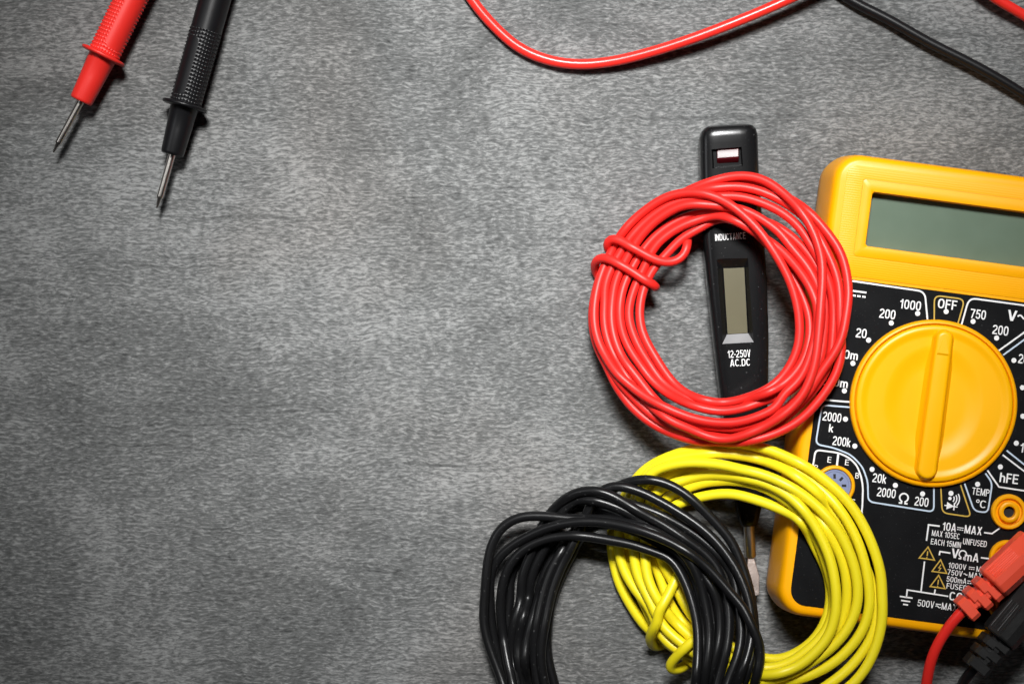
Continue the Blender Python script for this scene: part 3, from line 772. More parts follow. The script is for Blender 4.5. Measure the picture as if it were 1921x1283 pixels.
s3 = (seg(RH, [(840, 250)], 1) + seg(RA, [(900, 960), (1050, 820), (1250, 690), (1400, 610), (1600, 570), (1780, 600)], (1.4, 2)) + seg(RB, [(0, 600), (200, 630), (400, 650), (600, 740), (800, 870), (1000, 1010), (1200, 1180)], 1.5)
      + seg(RC, [(680, 50), (820, 190), (940, 350), (1030, 500), (1100, 700)], 1.5) + seg(RC, [(1130, 900), (1120, 1200)], .4) + seg(RD, [(1040, 350), (970, 600), (850, 800), (680, 980), (450, 1090), (200, 1150)], .4)
      + seg(RE, [(600, 470), (300, 560), (0, 570)], 1) + seg(RF, [(1600, 660), (1300, 600), (1000, 490), (780, 360), (560, 180), (380, 20)], 1.4) + seg(RG, [(900, 1090), (730, 860), (630, 640), (580, 430), (570, 250), (590, 100)], 1)
      + seg(RH, [(640, 900), (720, 760), (820, 560), (1010, 290)], .8))
s4 = (seg(RA, [(1050, 1040), (1250, 900), (1450, 790), (1650, 720), (1850, 720)], 1) + seg(RB, [(150, 740), (350, 760), (600, 800), (850, 870), (1000, 950), (1150, 1060), (1300, 1200)], (.8, 0)) + seg(RC, [(880, 60), (980, 200), (1080, 350), (1160, 550), (1200, 800), (1195, 1100)], 0)
      + seg(RD, [(1170, 200), (1130, 450), (1070, 650), (980, 830), (870, 1000), (720, 1160)], 0) + seg(RE, [(1080, 520), (900, 680), (650, 800), (350, 880), (0, 900)], 0) + seg(RF, [(1650, 950), (1350, 930), (1050, 850), (800, 720), (600, 560), (420, 390), (250, 190), (100, 0)], .2)
      + seg(RG, [(530, 1000), (430, 800), (380, 600), (350, 400), (350, 200), (370, 50)], 0) + seg(RH, [(390, 1000), (450, 800), (550, 580), (650, 400)], 0))
sE = (seg(RA, [(650, 960), (850, 780), (1050, 620), (1300, 470), (1550, 390), (1800, 340)], .2) + seg(RB, [(100, 280), (350, 260), (600, 290), (850, 370), (1050, 460), (1250, 570), (1400, 680), (1600, 890), (1750, 1080), (1880, 1260)], (.3, 1.8))
      + seg(RC, [(1430, 130), (1490, 330), (1530, 560), (1540, 750), (1520, 950), (1480, 1130)], 2) + seg(RD, [(1470, 80), (1400, 290), (1280, 490), (1150, 660), (1060, 800), (970, 950), (870, 1100)], 1.8)
      + seg(RE, [(1290, 420), (1150, 530), (1000, 600), (800, 680), (550, 770), (250, 830), (0, 850)], (1.4, 1)) + seg(RF, [(1700, 890), (1450, 880), (1150, 810), (900, 700), (700, 560), (560, 400), (420, 220), (260, 10)], 1)
      + seg(RG, [(680, 1080), (560, 850), (480, 620), (450, 400), (455, 200), (480, 50)], 1) + seg(RH, [(480, 1000), (520, 830), (620, 640), (730, 440)], .9))
s2 = (seg(RA, [(660, 1080), (850, 880), (1000, 750), (1150, 650), (1300, 560), (1500, 520), (1750, 480)], 1) + seg(RB, [(0, 480), (200, 460), (350, 465), (500, 490), (700, 560), (900, 640), (1050, 730), (1200, 850), (1330, 990), (1420, 1150), (1480, 1270)], (1.4, 1.6))
      + seg(RC, [(1060, 120), (1110, 250), (1180, 390), (1250, 560), (1295, 750), (1310, 950), (1315, 1150)], .8) + seg(RD, [(1290, 200), (1280, 420), (1220, 640), (1120, 830), (980, 1010), (850, 1150)], .7)
      + seg(RE, [(1200, 550), (1050, 690), (850, 830), (600, 930), (300, 1000), (0, 1010)], .3) + seg(RF, [(1700, 1060), (1350, 1010), (1050, 950), (750, 830), (520, 660), (360, 500), (200, 340), (90, 210)], .5)
      + seg(RG, [(400, 1060), (300, 870), (225, 660), (205, 450), (210, 250), (235, 50)], 0) + seg(RH, [(240, 1100), (290, 900), (380, 680), (500, 430)], 0))
sC = (seg(RA, [(650, 1000), (800, 850), (1000, 690), (1250, 520), (1500, 400), (1700, 300), (1900, 240)], (.4, 1.2)) + seg(RB, [(200, 175), (450, 155), (700, 195), (850, 270), (1000, 390), (1150, 520), (1300, 690), (1420, 860), (1500, 1020), (1560, 1200)], (1.6, 3))
      + seg(RC, [(1130, 150), (1150, 350), (1145, 550), (1130, 750), (1115, 950), (1100, 1200)], 3.2) + seg(RD, [(1075, 250), (1050, 500), (1000, 700), (930, 900), (830, 1080), (650, 1270)], 3) + seg(RE, [(950, 690), (700, 830), (400, 950), (0, 1010)], 2.2)
      + seg(RF, [(1700, 1090), (1400, 1030), (1100, 890), (850, 800)], 1.8) + seg(RF, [(700, 680), (500, 500), (330, 300), (200, 130), (100, -30)], 1) + seg(RG, [(590, 1100), (470, 890), (390, 690), (345, 450), (340, 250), (370, 50)], 1) + seg(RH, [(340, 1050), (390, 820), (480, 610), (600, 420)], .9))
sT = (seg(RA, [(640, 1000), (850, 790), (1050, 640), (1300, 500), (1500, 440), (1700, 370)], .8) + seg(RB, [(0, 345), (200, 320), (450, 325), (700, 390), (900, 470), (1050, 560), (1200, 650), (1350, 770), (1480, 920), (1580, 1080)], (1.5, 1))
      + seg(RC, [(1190, 60), (1290, 270), (1370, 480), (1405, 700), (1410, 900), (1400, 1100)], 1) + seg(RD, [(1430, 200), (1430, 450), (1380, 660), (1280, 870), (1140, 1070), (1000, 1240)], .5) + seg(RE, [(1300, 700), (1050, 850), (800, 950), (600, 1000), (300, 1060)], .3)
      + seg(RF, [(1700, 1110), (1300, 1110), (1000, 1030), (800, 950), (600, 850), (400, 700), (250, 560), (100, 350), (0, 200)], .2) + seg(RG, [(420, 1130), (290, 920), (210, 720), (170, 480), (170, 250), (200, 50)], 0) + seg(RH, [(210, 1050), (260, 850), (340, 640), (440, 450), (560, 280)], 0))
red_end = seg(RG, [(1078, 1088), (1150, 1190)], .7) + seg(RF, [(730, 120), (850, 250), (1000, 370), (1150, 450), (1350, 530)], (.5, -.6))
red_tie = (seg(RH, [(1500, 0), (1590, 110)], (-1, -.6)) + seg(RH, [(1600, 220), (1590, 350), (1540, 470), (1420, 560), (1280, 580)], (-.2, 2.6)) + seg(RH, [(1100, 530), (900, 425), (700, 315), (550, 235)], 4.2) + seg(RH, [(440, 225), (385, 290)], (3.4, 2)) + seg(RH, [(410, 400), (520, 500)], (.5, -1))
           + seg(RH, [(750, 640), (950, 800), (1090, 920)], -1) + seg(RH, [(1150, 985)], .8) + seg(RH, [(1110, 935), (950, 840), (750, 705), (600, 620), (450, 540)], 4.2) + seg(RH, [(310, 505), (225, 545), (200, 640)], (3.6, 1.6)) + seg(RH, [(240, 770), (380, 900), (560, 960)], -1))

YA, YB, YC, YD, YE, YF, YG = (1180, 810), (1380, 810), (1460, 940), (1460, 1090), (1400, 1123), (1130, 1000), (1170, 1123)
y1 = (seg(YA, [(150, 640), (300, 510), (500, 410), (700, 335), (900, 270), (1100, 225), (1300, 190), (1600, 160)], 1) + seg(YB, [(100, 175), (300, 205), (500, 265), (700, 345), (900, 435), (1100, 545), (1300, 685), (1500, 855), (1700, 1055)], 1)
      + seg(YC, [(1060, 10), (1200, 220), (1330, 460), (1430, 700), (1510, 950), (1560, 1200)], 1) + seg(YD, [(1550, 150), (1570, 350), (1560, 600), (1510, 850), (1430, 1080)], 1) + seg(YE, [(1800, 1040), (1650, 1230)], 1)
      + P_([(1570, 1305), (1490, 1322), (1410, 1312), (1340, 1275), (1290, 1233)], (.6, 0)) + seg(YG, [(760, 740), (560, 600), (330, 430), (200, 250), (50, 0)], 0) + seg(YF, [(320, 900), (230, 700), (180, 480), (135, 230)], 0) + P_([(1147, 1000), (1158, 960), (1178, 920)], .5))
y4 = (seg(YA, [(450, 460), (700, 375), (1000, 300), (1300, 280), (1600, 290)], 0) + seg(YB, [(100, 290), (300, 330), (500, 380), (700, 450), (900, 560), (1100, 700), (1300, 870), (1500, 1080)], .6) + seg(YC, [(880, 60), (1010, 250), (1140, 480), (1230, 700), (1300, 930), (1350, 1180)], .8)
      + seg(YD, [(1365, 100), (1380, 250), (1370, 420), (1320, 610), (1240, 790), (1120, 950), (980, 1100)], 1.2) + seg(YE, [(1200, 1030), (950, 1150), (600, 1240), (300, 1270)], 1) + P_([(1400, 1285), (1335, 1257), (1295, 1224)], .5)
      + seg(YG, [(820, 790), (620, 610), (500, 470)], .8) + seg(YF, [(750, 1150), (620, 1000), (480, 830), (370, 650), (280, 450), (240, 250)], 1) + P_([(1160, 1000), (1168, 960), (1190, 915)], .6))
y3 = (seg(YA, [(300, 570), (500, 450), (700, 390), (950, 345), (1200, 320), (1500, 330), (1800, 370)], 1.2) + seg(YB, [(300, 390), (500, 450), (700, 535), (900, 660), (1050, 770), (1200, 890), (1350, 1030), (1500, 1190)], .9) + seg(YC, [(700, 30), (850, 190), (1000, 400), (1130, 630), (1250, 850), (1350, 1080)], .2)
      + seg(YD, [(1420, 60), (1470, 300), (1470, 500), (1440, 700), (1340, 950), (1200, 1150)], 0) + seg(YE, [(1450, 1130), (1250, 1270)], 0) + P_([(1530, 1300), (1450, 1310), (1370, 1290), (1310, 1250), (1275, 1212)], 0) + seg(YG, [(720, 650), (560, 520), (430, 360)], 0)
      + seg(YF, [(640, 1050), (500, 830), (400, 600), (360, 420), (350, 280)], .2) + P_([(1176, 1000), (1182, 960), (1198, 920)], .4))
y2 = (seg(YA, [(300, 610), (500, 535), (800, 460), (1100, 460), (1400, 490), (1700, 570)], 2.2) + seg(YB, [(300, 605), (550, 690), (800, 810), (1000, 930), (1150, 1050), (1300, 1190)], 2.2) + seg(YC, [(530, 30), (700, 190), (850, 360), (980, 570), (1080, 790), (1150, 990), (1190, 1200)], 2)
      + seg(YD, [(1205, 150), (1180, 400), (1110, 590), (1000, 780), (860, 940), (700, 1080)], 1.8) + seg(YE, [(1000, 930), (750, 1080), (500, 1180), (250, 1230)], 1.5) + P_([(1390, 1280), (1335, 1250)], .8) + seg(YG, [(950, 720), (730, 550), (570, 400)], 1) + seg(YF, [(720, 1000), (620, 830), (530, 650), (480, 450), (470, 300)], 1.2)
      + P_([(1189, 1000), (1192, 960), (1205, 920)], 1))
y6 = (seg(YA, [(750, 745), (1000, 665), (1200, 635), (1500, 655)], 1.8) + seg(YB, [(200, 700), (400, 740), (550, 810), (700, 890), (850, 990), (960, 1100), (1090, 1250)], (1.6, 2)) + seg(YC, [(480, 250), (620, 490), (730, 730), (810, 960), (850, 1200)], 2.6) + seg(YD, [(870, 150), (875, 400), (840, 600), (780, 790), (680, 940), (540, 1080)], 2.4)
      + seg(YE, [(880, 950), (600, 1090), (300, 1150)], 2) + P_([(1400, 1262), (1345, 1234)], 1) + seg(YG, [(1030, 590), (850, 430), (680, 250)], 1) + seg(YF, [(770, 900), (700, 750), (650, 550), (640, 350)], 1.2) + P_([(1210, 1000), (1213, 960), (1225, 925)], 1))
y5 = (seg(YA, [(850, 860), (1000, 790), (1150, 750), (1400, 725), (1700, 735)], 1.6) + seg(YB, [(200, 755), (400, 815), (600, 915), (800, 1050)], 1.2) + seg(YB, [(950, 1160), (1050, 1280)], .8) + seg(YC, [(420, 260), (560, 520), (660, 750), (740, 970), (790, 1180)], .5) + seg(YD, [(850, 200), (830, 400), (800, 600), (700, 780), (550, 950), (400, 1060)], .8)
      + seg(YE, [(850, 830), (600, 980), (300, 1050)], 1.2) + P_([(1400, 1248), (1350, 1222)], 1) + seg(YG, [(1030, 490), (870, 330)], .6) + seg(YF, [(1000, 1050), (940, 900), (880, 700), (800, 480), (740, 330)], 0) + P_([(1221, 1010), (1228, 970), (1240, 940)], .4))
y7 = (seg(YA, [(950, 1010), (1100, 965), (1250, 940), (1500, 920), (1700, 950)], 1.2) + seg(YB, [(200, 990), (400, 1045), (600, 1125), (800, 1215)], 1) + seg(YC, [(250, 200), (380, 320)], 1) + seg(YC, [(470, 500), (560, 700), (650, 860), (730, 1020), (770, 1180)], .3) + seg(YD, [(790, 300), (745, 520), (660, 720), (520, 900), (350, 1040), (150, 1130)], .4)
      + seg(YE, [(500, 930), (300, 890)], .6) + P_([(1410, 1231), (1370, 1212), (1330, 1185), (1300, 1158), (1277, 1120), (1260, 1085), (1243, 1058), (1234, 1028), (1236, 990), (1252, 955)], .2))
y8 = (seg(YA, [(500, 680), (700, 600), (1000, 575), (1300, 595), (1600, 650)], .8) + seg(YB, [(300, 720), (500, 800), (750, 900), (950, 1040), (1100, 1180)], .4) + seg(YC, [(600, 220), (720, 410), (850, 630), (950, 840), (1010, 1060), (1030, 1250)], 1) + seg(YD, [(1040, 200), (1030, 350), (985, 520), (920, 680), (850, 850), (740, 990)], .9)
      + seg(YD, [(600, 1100), (450, 1190)], .3) + seg(YE, [(700, 1080), (400, 1200)], .2) + P_([(1390, 1275), (1325, 1242)], .3) + seg(YG, [(880, 640), (660, 460)], .2) + seg(YF, [(700, 1060), (560, 880), (460, 700), (410, 450), (400, 280)], 0) + P_([(1181, 1000), (1186, 960), (1200, 925)], .2))
y_end = seg(YC, [(470, 190), (560, 330), (650, 440), (738, 530)], (.4, 1))
yellow_tie = (seg(YF, [(1300, 440)], 0) + seg(YF, [(1190, 540)], 1.5) + seg(YF, [(1120, 650), (1060, 780), (990, 920), (910, 1070), (830, 1230)], 3.6) + seg(YG, [(520, 310), (445, 450)], 3.6) + seg(YG, [(395, 570), (395, 650)], (2.6, 1.4)) + seg(YG, [(450, 715), (560, 700)], (0, -1)) + seg(YG, [(750, 560), (950, 420), (1150, 320)], -1)
              + P_([(1337, 1151), (1347, 1160), (1348, 1182), (1336, 1192), (1318, 1190)], (.3, 3)) + seg(YG, [(1040, 630), (900, 755), (780, 880)], 3.6) + seg(YG, [(695, 985), (680, 1040)], (2.6, 1)) + seg(YG, [(760, 1070), (880, 1030), (1000, 930)], (-.5, -1)))

BA, BB, BC, BD, BE, BF = (890, 930), (890, 1123), (1020, 880), (1180, 880), (1240, 1000), (1240, 1123)
def under(loop, depth):
    """close a loop below the frame"""
    (xl, yl, ll), (xr, yr, lr) = loop[0], loop[-1]
    cx = (xl + xr) / 2; w = (xr - xl) / 2; out = []
    for k in range(1, 8):
        a = math.pi * k / 8
        out.append((cx + w * math.cos(a), (yl + yr) / 2 + depth * math.sin(a) ** 0.9, lr + (ll - lr) * k / 8))
    return loop + out
k1 = under(seg(BB, [(790, 1280), (760, 1050), (750, 850), (780, 650), (840, 400), (920, 130)], 1) + seg(BA, [(1020, 1400), (1120, 1150), (1250, 920), (1400, 740)], .6) + seg(BC, [(510, 960), (600, 750), (760, 520), (980, 320), (1200, 210)], .3) + seg(BC, [(1400, 155), (1600, 145)], 1.2)
           + seg(BD, [(450, 175), (650, 245), (850, 370), (1000, 495), (1200, 690), (1400, 910), (1550, 1090)], 1.6) + seg(BE, [(1160, 340), (1250, 570), (1330, 850), (1370, 1100)], 1.2) + seg(BF, [(1390, 280), (1410, 500), (1400, 750), (1330, 1000), (1230, 1270)], 0), 120)
k2 = under(seg(BB, [(1060, 1280), (1000, 1000), (990, 800), (1030, 520), (1080, 250), (1130, 0)], 1) + seg(BA, [(1220, 1250), (1330, 1000), (1440, 800)], .8) + seg(BC, [(560, 900), (640, 680), (740, 450), (880, 290), (1050, 235)], .6) + seg(BC, [(1300, 285), (1600, 400)], 2)
           + seg(BD, [(500, 505), (700, 615), (900, 745), (1100, 885), (1250, 1020), (1400, 1190)], 2.3) + seg(BE, [(950, 270), (1080, 450), (1200, 670), (1280, 870), (1340, 1090)], 2.2) + seg(BF, [(1365, 280), (1370, 480), (1345, 680), (1290, 890), (1210, 1100), (1130, 1280)], 1.2), 110)
k3 = under(seg(BB, [(640, 1280), (570, 950), (550, 750), (570, 500), (620, 250), (720, 0)], 1) + seg(BA, [(690, 1260), (790, 1010), (880, 790), (960, 560), (1040, 380), (1150, 240)], .8) + seg(BC, [(300, 440), (500, 340), (700, 305), (900, 340), (1100, 430), (1300, 560)], (1.4, 2.4)) + seg(BC, [(1600, 730)], 2.6)
           + seg(BD, [(400, 765), (700, 955), (950, 1125), (1150, 1270)], 2.2) + seg(BE, [(800, 440), (900, 620)], 1.5) + seg(BE, [(960, 830), (1000, 1050), (1030, 1250)], 1) + seg(BF, [(1020, 300), (1020, 500), (990, 750), (920, 1000), (840, 1280)], 1.2), 130)
k7 = under(seg(BB, [(700, 1250), (660, 1000), (650, 750), (680, 500), (730, 250), (820, 0)], 1) + seg(BA, [(830, 1250), (940, 1000), (1060, 780)], .6) + seg(BC, [(170, 860), (250, 680), (330, 540), (450, 455), (650, 440), (900, 500), (1150, 590)], 1) + seg(BC, [(1400, 720)], .5)
           + seg(BD, [(250, 800), (450, 930), (700, 1100), (900, 1260)], .7) + seg(BE, [(520, 450), (640, 640), (770, 800), (840, 960), (875, 1150)], .8) + seg(BF, [(885, 300), (885, 550), (840, 780), (760, 1050), (700, 1280)], .8), 140)
k8 = under(seg(BB, [(950, 1280), (910, 1000), (890, 750), (910, 500), (950, 250), (1010, 0)], 1) + seg(BA, [(1090, 1250), (1200, 1000), (1330, 800)], .8) + seg(BC, [(410, 1000), (520, 830), (620, 680), (780, 530), (1000, 450), (1250, 490)], .3)
           + seg(BD, [(170, 570), (300, 610), (450, 670), (700, 805), (950, 950), (1120, 1080)], (.8, 1.4)) + seg(BE, [(780, 240), (950, 410), (1060, 570), (1120, 750), (1140, 950), (1150, 1150)], 1) + seg(BF, [(1180, 250), (1205, 400), (1210, 560), (1170, 800), (1080, 1050), (980, 1280)], 1.3), 125)
k4 = under(seg(BB, [(490, 1280), (430, 1100), (340, 800), (270, 500), (240, 250), (235, 0)], .5) + seg(BA, [(215, 1280), (260, 1080), (330, 950), (450, 830), (640, 690), (870, 570), (1100, 470), (1400, 400), (1700, 380)], (.8, 3)) + seg(BC, [(900, 795), (1200, 840), (1500, 935), (1800, 1050)], 3.4)
           + seg(BD, [(500, 1035), (750, 1165), (950, 1285)], 3.6) + seg(BE, [(500, 350), (700, 510), (900, 730), (1100, 970), (1300, 1220)], 3.6) + seg(BF, [(1300, 285), (1420, 500), (1490, 700), (1500, 850), (1470, 1050), (1400, 1280)], (3, 1.5)), 150)
k5 = under(seg(BB, [(440, 1280), (400, 1180), (300, 920), (210, 680), (150, 450), (130, 250), (155, 0)], 1.2) + seg(BA, [(170, 1280), (195, 1000), (250, 750), (350, 530), (500, 385), (700, 305), (1000, 300), (1300, 325), (1600, 355)], (1.4, 2.4)) + seg(BC, [(850, 740), (1150, 780), (1400, 850)], 2.3)
           + seg(BD, [(300, 880), (520, 1010), (700, 1130), (850, 1270)], 1.5) + seg(BE, [(480, 480), (570, 680), (630, 880), (660, 1080)], 1.2) + seg(BF, [(680, 150), (725, 400), (730, 620), (700, 900), (640, 1250)], 1.2), 145)
k6 = under(seg(BB, [(580, 1280), (540, 1130), (480, 850), (430, 550), (395, 250), (390, 0)], 1) + seg(BA, [(430, 1280), (475, 1120), (570, 960), (720, 800), (950, 680), (1250, 600), (1550, 595)], (1.2, 2)) + seg(BC, [(700, 1010), (950, 1060), (1250, 1110), (1500, 1180), (1700, 1270)], 2.6)
           + seg(BD, [(450, 1290)], 2.8) + seg(BE, [(90, 320), (215, 460), (330, 660), (430, 910), (500, 1150)], 2.4) + seg(BF, [(540, 350), (560, 650), (550, 900), (520, 1250)], 1.6), 135)
k9 = under(seg(BB, [(1210, 1280), (1150, 1100), (1100, 900), (1085, 600), (1110, 300), (1150, 50)], .3) + seg(BA, [(1270, 1250), (1380, 1000), (1500, 820)], .3) + seg(BC, [(560, 980), (720, 850), (950, 810), (1300, 900)], .2) + seg(BD, [(250, 1000), (500, 1140)], .3)
           + seg(BE, [(350, 400), (480, 620), (560, 850), (600, 1080)], .2) + seg(BF, [(620, 200), (650, 450), (650, 700), (620, 950), (580, 1270)], .4), 115)

k10 = under(seg(BB, [(610, 1280), (560, 1130), (500, 800), (480, 500), (490, 250), (540, 0)], .2) + seg(BA, [(520, 1250), (620, 1000), (740, 830), (880, 690), (1000, 560), (1150, 430)], .2) + seg(BC, [(300, 640), (500, 560), (750, 560), (1000, 620), (1300, 760)], .3)
            + seg(BD, [(200, 850), (450, 1000), (700, 1160), (850, 1290)], .1) + seg(BE, [(480, 430), (600, 640), (690, 850), (740, 1080)], 0) + seg(BF, [(770, 200), (800, 450), (790, 650), (740, 950), (680, 1260)], 0), 128)
k11 = under(seg(BB, [(870, 1280), (830, 1000), (820, 750), (850, 500), (890, 250), (950, 0)], .3) + seg(BA, [(1010, 1250), (1130, 1000), (1260, 820), (1380, 680)], .2) + seg(BC, [(420, 960), (560, 820), (760, 680), (1000, 640), (1250, 700)], 0)
            + seg(BD, [(150, 760), (400, 860), (650, 1020), (850, 1180)], 0) + seg(BE, [(500, 330), (700, 530), (830, 720), (920, 930), (950, 1100)], 0) + seg(BF, [(950, 300), (955, 550), (920, 780), (850, 1010), (780, 1270)], 0), 118)
RR, RY, RK_ = 1.19, 1.36, 1.30
def base_red(x, y): return 2.0 + 0.049 * (x - 1110) * 1.0 + 0.029 * (y - 560)
def base_yel(x, y): return 1.5 + min(23.5, max(0.0, (x - 1165) * 0.070))
def base_blk(x, y): return 1.4 + max(0.0, (x - 1000)) * 0.036 * (1.0 - 0.7 * min(1.0, max(0.0, (y - 1265) / 140.0)))
strands = []   # name, part, closed, radius, control, base, priority
for ctl in (s1 + s6 + s5, s3 + s4 + sE, s2 + sC, sT): strands.append(('red', 'loop', True, RR, ctl, base_red, 3))
strands.append(('red', 'end', False, RR * .97, red_end, base_red, 3)); strands.append(('red', 'tie', False, RR, red_tie, base_red, 3))
for ctl in (y1, y2, y3, y4, y5, y6, y7, y8): strands.append(('yel', 'loop', True, RY, ctl, base_yel, 1))
strands.append(('yel', 'end', False, RY * .97, y_end, base_yel, 1)); strands.append(('yel', 'tie', False, RY, yellow_tie, base_yel, 1))
for ctl in (k1, k2, k3, k4, k5, k6, k7, k8, k9, k10, k11): strands.append(('blk', 'loop', True, RK_, ctl, base_blk, 2))

# resample, then let the strands settle so that none runs through another
SP = []; own = []; off = 0
for si, (col, part, closed, r, ctl, base, pri) in enumerate(strands):
    S = catmull(clean(ctl, closed) if part == 'loop' else ctl, 7.0, closed); S = smooth_path(S, 14 if part == 'loop' else 2, closed)
    z = np.array([base(x, y) + l * 2 * r * 0.93 for x, y, l in S])
    SP.append((off, off + len(S))); off += len(S); own.append((S, z))
PX = np.concatenate([S[:, :2] for S, _ in own]); Z = np.concatenate([z for _, z in own])
SID = np.concatenate([[i] * len(own[i][1]) for i in range(len(own))])
RAD = np.concatenate([[strands[i][3]] * len(own[i][1]) for i in range(len(own))])
IDX = np.concatenate([np.arange(len(own[i][1])) for i in range(len(own))]); LEN = np.array([len(own[i][1]) for i in range(len(own))])
def floor_at(px, py, z):
    x, y, _ = U(px, py, z); q = Vector((x, y)) - D0; u, v = q.dot(DU), q.dot(DV); f = 0.0
    du = max(U0 + 0.6 - u, u - U1, V0 + 0.6 - v, v - V1 + 0.6)
    if du < 0.9: f = ZF + 0.15 - max(0, du) * 1.5
    if math.hypot(u, v) < 21.9: f = 24.0
    ys = arr[:, 0]
    if ys[0] - 4 < py < ys[-1]:
        l = np.interp(py, ys, arr[:, 1]); r = np.interp(py, ys, arr[:, 2])
        if l - 6 < px < r + 6:
            ed = min(px - l, r - px); f = max(f, np.interp(py, ys, arr[:, 4]) - max(0, 8 - ed) * 0.12)
    return f
pairs = []
n = len(Z)
for a in range(0, n, 400):
    b = min(n, a + 400)
    dx = PX[a:b, None, 0] - PX[None, :, 0]; dy = PX[a:b, None, 1] - PX[None, :, 1]
    D = np.hypot(dx, dy) / 7.1
    ok = D < (RAD[a:b, None] + RAD[None, :]) * 0.95
    ii, jj = np.nonzero(ok); ii = ii + a
    k = ii < jj; ii, jj = ii[k], jj[k]
    same = SID[ii] == SID[jj]; gap = np.abs(IDX[ii] - IDX[jj]); gap = np.minimum(gap, LEN[SID[ii]] - gap)
    k = ~(same & (gap < 8)); ii, jj = ii[k], jj[k]
    pairs.append((ii, jj, D[ii - a, jj]))
PI_ = np.concatenate([p[0] for p in pairs]); PJ = np.concatenate([p[1] for p in pairs]); PD = np.concatenate([p[2] for p in pairs])
NEED = np.sqrt(np.maximum(0, ((RAD[PI_] + RAD[PJ]) * 0.95) ** 2 - PD ** 2))
PRI = np.array([s[6] for s in strands])[SID]
SGN = np.where(Z[PI_] >= Z[PJ], 1.0, -1.0)
pi_, pj_ = PRI[PI_], PRI[PJ]
SGN = np.where(pi_ > pj_, 1.0, np.where(pi_ < pj_, -1.0, SGN))
WI = np.where(pi_ > pj_, 0.9, np.where(pi_ < pj_, 0.1, 0.5))
FL = np.array([floor_at(PX[i, 0], PX[i, 1], Z[i]) for i in range(n)]) + RAD + 0.05
# keep some of the starting order: strands start from their layer heights
Z = np.maximum(Z, FL)
for it in range(420):
    gapz = SGN * (Z[PI_] - Z[PJ]); viol = np.maximum(0, NEED - gapz) * 0.5
    up = np.zeros(n); cnt = np.zeros(n)
    np.add.at(up, PI_, SGN * viol * WI); np.add.at(up, PJ, -SGN * viol * (1 - WI))
    np.add.at(cnt, PI_, viol > 1e-3); np.add.at(cnt, PJ, viol > 1e-3)
    Z += 1.6 * up / np.maximum(1, cnt)
    if it < 400:
        for (a, b), st in zip(SP, strands):
            Z[a:b] = smooth_path(Z[a:b, None], 3 if st[1] == 'loop' else 1, st[2])[:, 0] * (0.7 if st[1] == 'loop' else 0.5) + Z[a:b] * (0.3 if st[1] == 'loop' else 0.5)
    Z = np.maximum(Z, FL)
for (a, b), st in zip(SP, strands): Z[a:b] = smooth_path(Z[a:b, None], 8 if st[1] == 'loop' else 2, st[2])[:, 0]

def coil(name, key, mat_, label, ground):
    rt = root(name, U(*ground, 0), label, 'wire coil', 'coils of insulated wire')
    mb = {'loop': MB(), 'tie': MB(), 'end': MB()}
    for (a, b), st in zip(SP, strands):
        if st[0] != key: continue
        pts = [U(PX[i, 0], PX[i, 1], Z[i]) for i in range(a, b)]
        if st[1] == 'end': pts = pts if key == 'red' else pts
        mb[st[1]].tube(pts, st[3], 16, st[2])
    mb['loop'].build('wire_loops', mat_, rt, 60)
    if mb['tie'].v: mb['tie'].build('tie_wrap', mat_, rt, 60)
    if mb['end'].v: mb['end'].build('cut_end', mat_, rt, 60)
coil('wire_coil', 'red', M['red_wire'], 'coil of red insulated wire lying over the voltage tester and the edge of the multimeter', (1355, 580))
coil('wire_coil', 'yel', M['yellow_wire'], 'coil of yellow insulated wire between the black coil and the multimeter', (1420, 1080))
coil('wire_coil', 'blk', M['black_wire'], 'coil of black insulated wire lying over the left side of the yellow coil', (1170, 1180))

